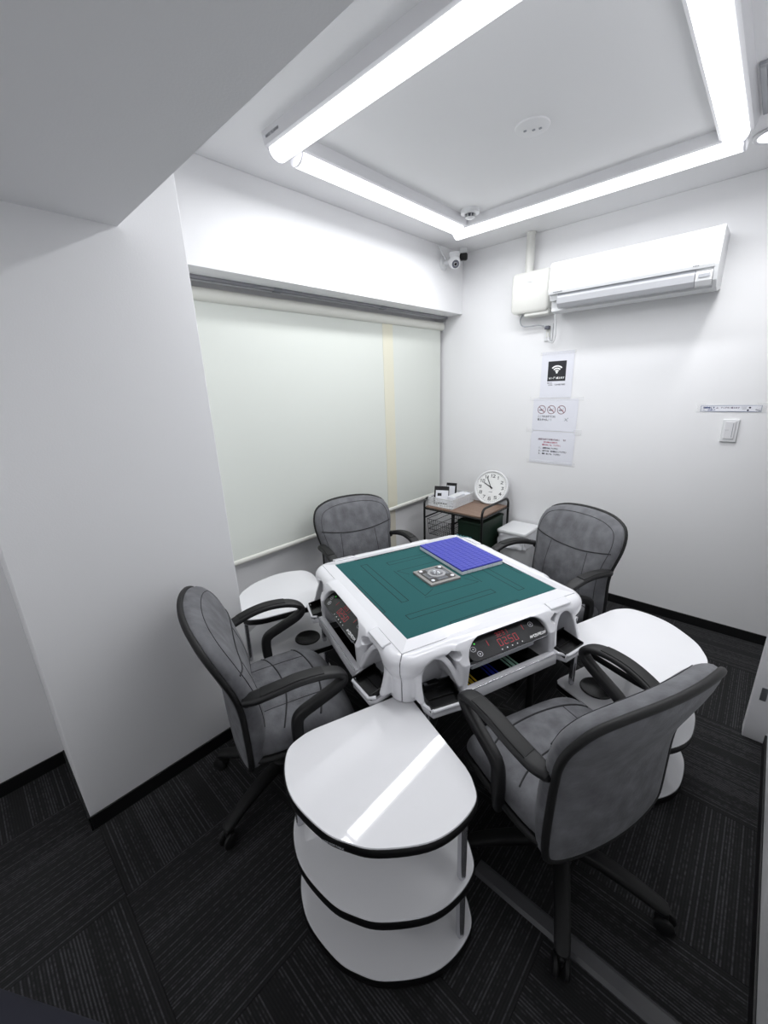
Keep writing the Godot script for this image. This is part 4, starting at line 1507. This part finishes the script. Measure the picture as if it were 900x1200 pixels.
# ---------------------------------------------------------------- air conditioner
func air_conditioner() -> void:
	var t := thing("air_conditioner", "white wall-mounted air conditioner with a grey louver", "air conditioner", Vector3(1.135, 0, 0.0))
	var L := 0.395
	var ex := func(pr: Array, l0: float, l1: float) -> MB:
		var m := MB.new()
		for i in pr.size() - 1:
			m.flat([Vector3(l0, pr[i].y, pr[i].x), Vector3(l1, pr[i].y, pr[i].x), Vector3(l1, pr[i + 1].y, pr[i + 1].x), Vector3(l0, pr[i + 1].y, pr[i + 1].x)])
		for s in [l0, l1]:
			var ids := Geometry2D.triangulate_polygon(PackedVector2Array(pr))
			var k := m.v.size()
			for p in pr:
				m.add(Vector3(s, p.y, p.x), Vector3(signf(s - (l0 + l1) / 2), 0, 0))
			for q in range(0, ids.size(), 3):
				m.facing(k + ids[q], k + ids[q + 1], k + ids[q + 2], Vector3(signf(s - (l0 + l1) / 2), 0, 0))
		return m
	var body := [Vector2(0.0, 2.148), Vector2(0.0, 1.905), Vector2(0.05, 1.888), Vector2(0.12, 1.882), Vector2(0.158, 1.890), Vector2(0.160, 1.945), Vector2(0.183, 1.950), Vector2(0.190, 1.945), Vector2(0.198, 1.965), Vector2(0.198, 2.125), Vector2(0.185, 2.148), Vector2(0.0, 2.148)]
	part("body", ex.call(body, -L, L), M.plastic_white, t)
	var fp := [Vector2(0.199, 1.978), Vector2(0.216, 1.976), Vector2(0.221, 1.99), Vector2(0.221, 2.05), Vector2(0.2185, 2.058), Vector2(0.219, 2.066), Vector2(0.212, 2.128), Vector2(0.200, 2.146), Vector2(0.19, 2.150), Vector2(0.199, 2.12), Vector2(0.199, 1.978)]
	part("front_panel", ex.call(fp, -L - 0.001, L - 0.004), M.plastic_white, t)
	var cap := [Vector2(0.0, 2.150), Vector2(0.0, 1.903), Vector2(0.12, 1.879), Vector2(0.17, 1.892), Vector2(0.195, 1.92), Vector2(0.213, 1.985), Vector2(0.213, 2.06), Vector2(0.205, 2.128), Vector2(0.19, 2.151), Vector2(0.0, 2.150)]
	part("end_cap", ex.call(cap, L - 0.004, L + 0.012), M.plastic_white, t)
	var gap := [Vector2(0.198, 1.977), Vector2(0.199, 1.962), Vector2(0.206, 1.962), Vector2(0.206, 1.977), Vector2(0.198, 1.977)]
	part("intake_gap", ex.call(gap, -L + 0.05, L - 0.075), M.plastic_grey, t)
	var lv := [Vector2(0.19, 1.963), Vector2(0.213, 1.962), Vector2(0.214, 1.952), Vector2(0.208, 1.922), Vector2(0.194, 1.902), Vector2(0.180, 1.897), Vector2(0.175, 1.903), Vector2(0.19, 1.94), Vector2(0.19, 1.963)]
	part("louver", ex.call(lv, -L + 0.05, L - 0.075), M.louver_grey, t, "grey curved louver")
	part("corner_piece", ex.call(lv, L - 0.072, L - 0.006), M.plastic_white, t)
	part("sticker", box(Vector3(L - 0.038, 1.944, 0.2135), Vector3(0.045, 0.016, 0.001), 0.0003, Transform3D()), M.plastic_grey, t)
	for q in [["Panasonic", -L + 0.055, 1.986], ["Eolia", L - 0.075, 1.99]]:
		var tm := TextMesh.new()
		tm.text = q[0]
		tm.font_size = 12
		tm.pixel_size = 0.0009
		tm.depth = 0.0004
		part("brand_print", tm, M.print_grey, t).position = Vector3(q[1], q[2], 0.2212)
	# pipe cover box, pipe, cable, socket
	var c := thing("pipe_cover", "white box cover on the wall left of the air conditioner", "cover box", Vector3(0.572, 0, 0))
	var cb := MB.new()
	cb.plate(rounded(0.250, 0.115, 0.018, 4), 1.915, 2.155, 0.018, Transform3D(Basis(), Vector3(0.0, 0, 0.058)))
	part("cover", cb, M.plastic_ivory, c)
	part("foot", box(Vector3(0.04, 1.91, 0.05), Vector3(0.17, 0.04, 0.08), 0.012), M.plastic_ivory, c)
	part("emboss", box(Vector3(0.0, 2.09, 0.1155), Vector3(0.035, 0.004, 0.001), 0.0004), M.plastic_grey, c)
	var p := thing("wall_pipe", "white vertical pipe running from the box cover to the ceiling", "pipe", Vector3(0.530, 0, 0.045))
	var pm := MB.new()
	pm.lathe([Vector2(0.026, 2.150), Vector2(0.026, CEIL - 0.002)], 18)
	part("pipe", pm, M.plastic_ivory, p)
	var pc := MB.new()
	pc.lathe([Vector2(0.029, CEIL - 0.02), Vector2(0.029, CEIL - 0.001)], 18)
	part("collar", pc, M.plastic_ivory, p)
	var s := thing("wall_socket", "white wall socket under the air conditioner cover", "socket", Vector3(0.672, 1.79, 0.0))
	part("plate", box(Vector3(0, 0, 0.005), Vector3(0.055, 0.105, 0.01), 0.003), M.plastic_white, s)
	part("insert", box(Vector3(0, 0.005, 0.011), Vector3(0.028, 0.07, 0.004), 0.001), M.plastic_ivory, s)
	part("plug", box(Vector3(-0.002, 0.028, 0.026), Vector3(0.030, 0.022, 0.03), 0.005), M.print_grey, s)
	var g := MB.new()
	g.tube(smooth_line([Vector3(0.505, 1.915, 0.05), Vector3(0.490, 1.880, 0.05), Vector3(0.505, 1.845, 0.045), Vector3(0.56, 1.838, 0.04), Vector3(0.62, 1.838, 0.04), Vector3(0.662, 1.822, 0.038)], 6), 0.0042, 8)
	part("power_cord", g, M.plastic_grey, c).position.x = -0.572
	var g2 := MB.new()
	g2.tube(smooth_line([Vector3(0.722, 1.905, 0.06), Vector3(0.730, 1.83, 0.05), Vector3(0.730, 1.76, 0.04), Vector3(0.712, 1.725, 0.03), Vector3(0.685, 1.74, 0.028), Vector3(0.676, 1.785, 0.026)], 6), 0.0045, 8)
	part("earth_cable", g2, M.plastic_white, c).position.x = -0.572

# ---------------------------------------------------------------- paper on the wall
func sheet(called: String, label: String, cat: String, im: Image, x0: float, x1: float, y0: float, y1: float, z: float, roll := 0.0) -> Node3D:
	var t := thing(called, label, cat, Vector3((x0 + x1) / 2, (y0 + y1) / 2, z))
	t.rotation.z = roll
	var w := x1 - x0
	var h := y1 - y0
	var m := MB.new()
	var f := noise(3.0, 2, int(x0 * 100 + y0 * 37))
	var nx := 12
	var ny := 12
	for j in ny + 1:
		for i in nx + 1:
			var u := float(i) / nx
			var v := float(j) / ny
			m.add(Vector3((u - 0.5) * w, (0.5 - v) * h, 0.0022 + 0.0012 * f.get_noise_2d(u * w * 10, v * h * 10)), Vector3.BACK, Vector2(u, v))
	for j in ny:
		for i in nx:
			var a := j * (nx + 1) + i
			m.quad(a, a + nx + 1, a + nx + 2, a + 1)
	m.smooth(0)
	part("sheet", m, image_mat(called + "_print_%d" % int(y0 * 1000), im, 0.45), t)
	part("backing", box(Vector3(0, 0, 0.0005), Vector3(w - 0.002, h - 0.002, 0.001), 0.0002), M.paper, t)
	return t

func tape(t: Node3D, x: float, y: float, w: float, h: float) -> void:
	var m := MB.new()
	m.flat([Vector3(x - w / 2, y - h / 2, 0.0042), Vector3(x + w / 2, y - h / 2, 0.0042), Vector3(x + w / 2, y + h / 2, 0.0042), Vector3(x - w / 2, y + h / 2, 0.0042)])
	part("tape", m, M.tape_clear, t)

func notices() -> void:
	# Wi-Fi sheet
	var a := paper_image(424, 600)
	var dark := Color(0.13, 0.135, 0.16)
	a.fill_rect(Rect2i(92, 122, 240, 258), dark)
	for k in 3:
		disc(a, Vector2(212, 272), [96.0, 66.0, 37.0][k], Color.WHITE, [78.0, 48.0, 19.0][k], -PI * 0.76, -PI * 0.24)
	disc(a, Vector2(212, 268), 13, Color.WHITE)
	write(a, "Wi-Fi", Vector2(112, 326), 24, Color.WHITE, 4.0, 0.95)
	write(a, "使えます", Vector2(214, 326), 25, Color.WHITE, 3.6, 1.05)
	write(a, "SSID.", Vector2(94, 396), 14, dark, 2.2)
	write(a, "Passs. 1234567890", Vector2(94, 418), 15, dark, 2.4, 0.95)
	var t := sheet("wifi_notice", "white paper notice with a black wireless symbol", "notice", a, 0.640, 0.851, 1.372, 1.668, 0.0005, 0.004)
	tape(t, 0, 0.140, 0.23, 0.02)
	# no smoking
	var b := paper_image(640, 448)
	var rd := Color(0.42, 0.16, 0.20)
	for k in 3:
		var c := Vector2(130 + k * 142, 150)
		disc(b, c, 60, rd, 52)
		b.fill_rect(Rect2i(int(c.x) - 36, int(c.y) + 2, 52, 12), Color(0.15, 0.15, 0.17))
		b.fill_rect(Rect2i(int(c.x) + 20, int(c.y) + 2, 10, 12), Color(0.75, 0.3, 0.3))
		stroke(b, c + Vector2(12, -8), c + Vector2(34, -22), 4, Color(0.5, 0.5, 0.53))
		stroke(b, c + Vector2(-39, -39), c + Vector2(39, 39), 8, rd)
	write(b, "ここではおタバコは", Vector2(78, 232), 27, Color(0.2, 0.2, 0.24), 3.6, 1.08)
	write(b, "吸えません！！", Vector2(78, 276), 29, Color(0.2, 0.2, 0.24), 4.0, 1.08)
	stroke(b, Vector2(470, 300), Vector2(520, 260), 6, Color(0.55, 0.58, 0.6))
	stroke(b, Vector2(474, 268), Vector2(512, 305), 7, Color(0.55, 0.58, 0.6))
	t = sheet("no_smoking_notice", "white paper notice with three no smoking rings", "notice", b, 0.601, 0.904, 1.150, 1.366, 0.0005, -0.008)
	tape(t, 0, 0.108, 0.36, 0.024)
	tape(t, 0.165, -0.11, 0.05, 0.035)
	tape(t, -0.165, -0.11, 0.05, 0.03)
	# rules
	var c3 := paper_image(640, 448)
	var red2 := Color(0.62, 0.20, 0.30)
	var blk := Color(0.16, 0.15, 0.2)
	write(c3, "お室様でおタバコを吸えるのはこちらです", Vector2(110, 100), 21, Color(0.33, 0.13, 0.2), 3.2, 1.02)
	write(c3, "室での禁止のお様です。", Vector2(200, 140), 19, red2, 3.0, 1.05)
	write(c3, "電気を消して止めてください。", Vector2(180, 178), 20, red2, 3.0, 1.02)
	write(c3, "1. お電気を消してください", Vector2(132, 224), 20, blk, 3.6, 1.04)
	write(c3, "2. おタバコは、室の禁止にしてください", Vector2(132, 264), 20, blk, 3.6, 1.04)
	write(c3, "3. 電気 消して止めてください", Vector2(132, 304), 20, blk, 3.6, 1.04)
	t = sheet("rules_notice", "white paper notice with black and red text lines, lowest of three", "notice", c3, 0.599, 0.903, 0.922, 1.145, 0.0005, -0.012)
	tape(t, 0, -0.108, 0.34, 0.026)
	# label above the switch
	var d := paper_image(640, 92)
	d.fill_rect(Rect2i(0, 0, 640, 92), Color(0.45, 0.50, 0.62))
	d.fill_rect(Rect2i(6, 6, 628, 80), Color(0.92, 0.925, 0.95))
	write(d, "電気消して", Vector2(30, 22), 26, Color(0.13, 0.2, 0.42), 5.0, 0.95)
	write(d, "止めてください使えます", Vector2(172, 24), 22, Color(0.4, 0.33, 0.42), 3.0, 1.02)
	write(d, "いつもおを使える", Vector2(30, 58), 17, Color(0.13, 0.2, 0.42), 2.4, 0.98)
	for k in 4:
		d.fill_rect(Rect2i(432 + (k / 2) * 12, 22 + k * 12, 60 - k * 6, 3), Color(0.45, 0.46, 0.5))
	disc(d, Vector2(520, 34), 12, Color(0.12, 0.13, 0.2))
	disc(d, Vector2(504, 70), 12, Color(0.12, 0.13, 0.2))
	stroke(d, Vector2(585, 62), Vector2(625, 76), 14, Color(0.5, 0.52, 0.56))
	t = sheet("switch_label", "long narrow printed label with a blue border above the switch", "label", d, 1.553, 1.806, 1.291, 1.324, 0.0005, 0.004)
	tape(t, -0.125, 0.004, 0.04, 0.05)
	tape(t, 0.125, 0.004, 0.04, 0.05)
	var s := thing("light_switch", "white light switch plate on the right of the back wall", "switch", Vector3(1.696, 1.191, 0))
	part("plate", box(Vector3(0, 0, 0.005), Vector3(0.070, 0.120, 0.010), 0.004), M.plastic_white, s)
	part("rocker", box(Vector3(0, 0.004, 0.0115), Vector3(0.044, 0.092, 0.006), 0.002), M.trim_white, s)
	part("rocker_gap", box(Vector3(-0.012, 0.004, 0.0148), Vector3(0.018, 0.0015, 0.0006), 0.0002), M.plastic_grey, s)
	part("marker", box(Vector3(0.012, 0.004, 0.0148), Vector3(0.003, 0.075, 0.0006), 0.0002), M.plastic_grey, s)

# ---------------------------------------------------------------- security camera
func security_camera() -> void:
	var t := thing("security_camera", "white round security camera on the bulkhead near the corner", "camera", Vector3(0.0, 2.285, 0.255))
	var b := MB.new()
	b.lathe([Vector2(0.045, 0.0), Vector2(0.045, 0.006), Vector2(0.038, 0.014), Vector2(0.0, 0.016)], 24, Transform3D(Basis(Vector3.FORWARD, PI / 2), Vector3(0.0, 0, 0)))
	part("wall_mount", b, M.plastic_white, t)
	var a := MB.new()
	a.tube([Vector3(0.01, 0, 0), Vector3(0.045, 0.0, 0), Vector3(0.075, 0.012, -0.004)], 0.014, 12)
	part("arm", a, M.plastic_white, t)
	var bd := MB.new()
	var sp := []
	for i in 13:
		var th := -PI / 2 + PI * i / 12
		sp.append(Vector2(0.040 * cos(th), 0.040 * sin(th) * 1.12))
	bd.lathe(sp, 24, Transform3D(Basis(Vector3(0.5, 0, -0.87).normalized(), -0.35), Vector3(0.088, -0.005, -0.004)))
	var shell := part("head", bd, M.plastic_white, t)
	var cb := MB.new()
	cb.lathe([Vector2(0.030, 0.0), Vector2(0.036, 0.012), Vector2(0.036, 0.03), Vector2(0.028, 0.036), Vector2(0.0, 0.037)], 24, Transform3D(Basis(), Vector3(0.088, 0.018, -0.004)))
	part("collar", cb, M.plastic_white, t)
	var look := Vector3(0.72, -0.45, 0.62).normalized()
	var fb := Basis.looking_at(-look)
	var fc := MB.new()
	fc.lathe([Vector2(0.0, 0.0), Vector2(0.030, 0.0), Vector2(0.032, -0.012)], 24, Transform3D(fb * Basis(Vector3.RIGHT, PI / 2), Vector3(0.088, -0.012, -0.004) + look * 0.038))
	part("face_plate", fc, M.plastic_white, shell)
	var fk := MB.new()
	fk.lathe([Vector2(0.012, 0.0012), Vector2(0.024, 0.0012), Vector2(0.025, 0.0)], 24, Transform3D(fb * Basis(Vector3.RIGHT, PI / 2), Vector3(0.088, -0.012, -0.004) + look * 0.038))
	part("led_ring", fk, M.print_grey, shell)
	var ln := MB.new()
	ln.lathe([Vector2(0.0, 0.005), Vector2(0.007, 0.004), Vector2(0.010, 0.001)], 20, Transform3D(fb * Basis(Vector3.RIGHT, PI / 2), Vector3(0.088, -0.012, -0.004) + look * 0.038))
	part("lens", ln, M.panel_dark, shell)
	var an := MB.new()
	an.tube([Vector3(0.045, 0.010, 0.036), Vector3(0.020, 0.090, 0.080)], 0.0055, 8)
	part("antenna", an, M.plastic_white, t)
	var ad := thing("power_adapter", "small black power adapter on the ceiling beside the camera", "adapter", Vector3(0.075, CEIL - 0.055, 0.115), 30)
	part("body", box(Vector3(0, 0.0, 0), Vector3(0.055, 0.045, 0.04), 0.012), M.plastic_black, ad)
	part("plug_base", box(Vector3(0, 0.038, 0), Vector3(0.05, 0.034, 0.036), 0.005), M.plastic_white, ad)
	var g := MB.new()
	g.tube(smooth_line([Vector3(0.060, 2.333, 0.130), Vector3(0.068, 2.348, 0.175), Vector3(0.078, 2.338, 0.215), Vector3(0.086, 2.322, 0.245)], 5), 0.003, 6)
	tag(part("camera_cable", g, M.plastic_black), "thin black cable from the adapter to the security camera", "cable")

# ---------------------------------------------------------------- remaining things
func small_things() -> void:
	var d := thing("cable_cover", "flat grey cable cover strip across the carpet behind the near chair", "cable cover", Vector3(1.62, 0, 2.056))
	var m := MB.new()
	m.flat([Vector3(-0.215, 0.0, 0.026), Vector3(0.43, 0.0, 0.026), Vector3(0.43, 0.007, 0.016), Vector3(-0.215, 0.007, 0.016)])
	m.flat([Vector3(-0.215, 0.007, 0.016), Vector3(0.43, 0.007, 0.016), Vector3(0.43, 0.007, -0.016), Vector3(-0.215, 0.007, -0.016)])
	m.flat([Vector3(-0.215, 0.007, -0.016), Vector3(0.43, 0.007, -0.016), Vector3(0.43, 0.0, -0.026), Vector3(-0.215, 0.0, -0.026)])
	part("cover", m, M.duct_grey, d)
	# stool just in view at the bottom left
	var s := thing("navy_stool", "dark navy padded stool cut off by the bottom left corner", "stool", Vector3(1.20, 0, 3.190), 31)
	var o := rounded(0.74, 0.46, 0.14, 8)
	var mb := MB.new()
	o.reverse()
	mb.pillow(o, 10, func(_p, rho): return 0.055 * pow(1.0 - pow(rho, 4.0), 0.5), func(_p, rho): return -0.045 * pow(1.0 - pow(rho, 4.0), 0.5), func(a, b, h): return Vector3(a, 0.40 + h, b))
	part("cushion", mb, M.navy_cloth, s)
	for k in 4:
		var lg := MB.new()
		var p := Vector2([-0.22, 0.22, 0.22, -0.22][k], [-0.14, -0.14, 0.14, 0.14][k])
		lg.tube([Vector3(p.x * 1.1, 0.0, p.y * 1.1), Vector3(p.x, 0.375, p.y)], 0.016, 10)
		part("leg", lg, M.plastic_black, s)
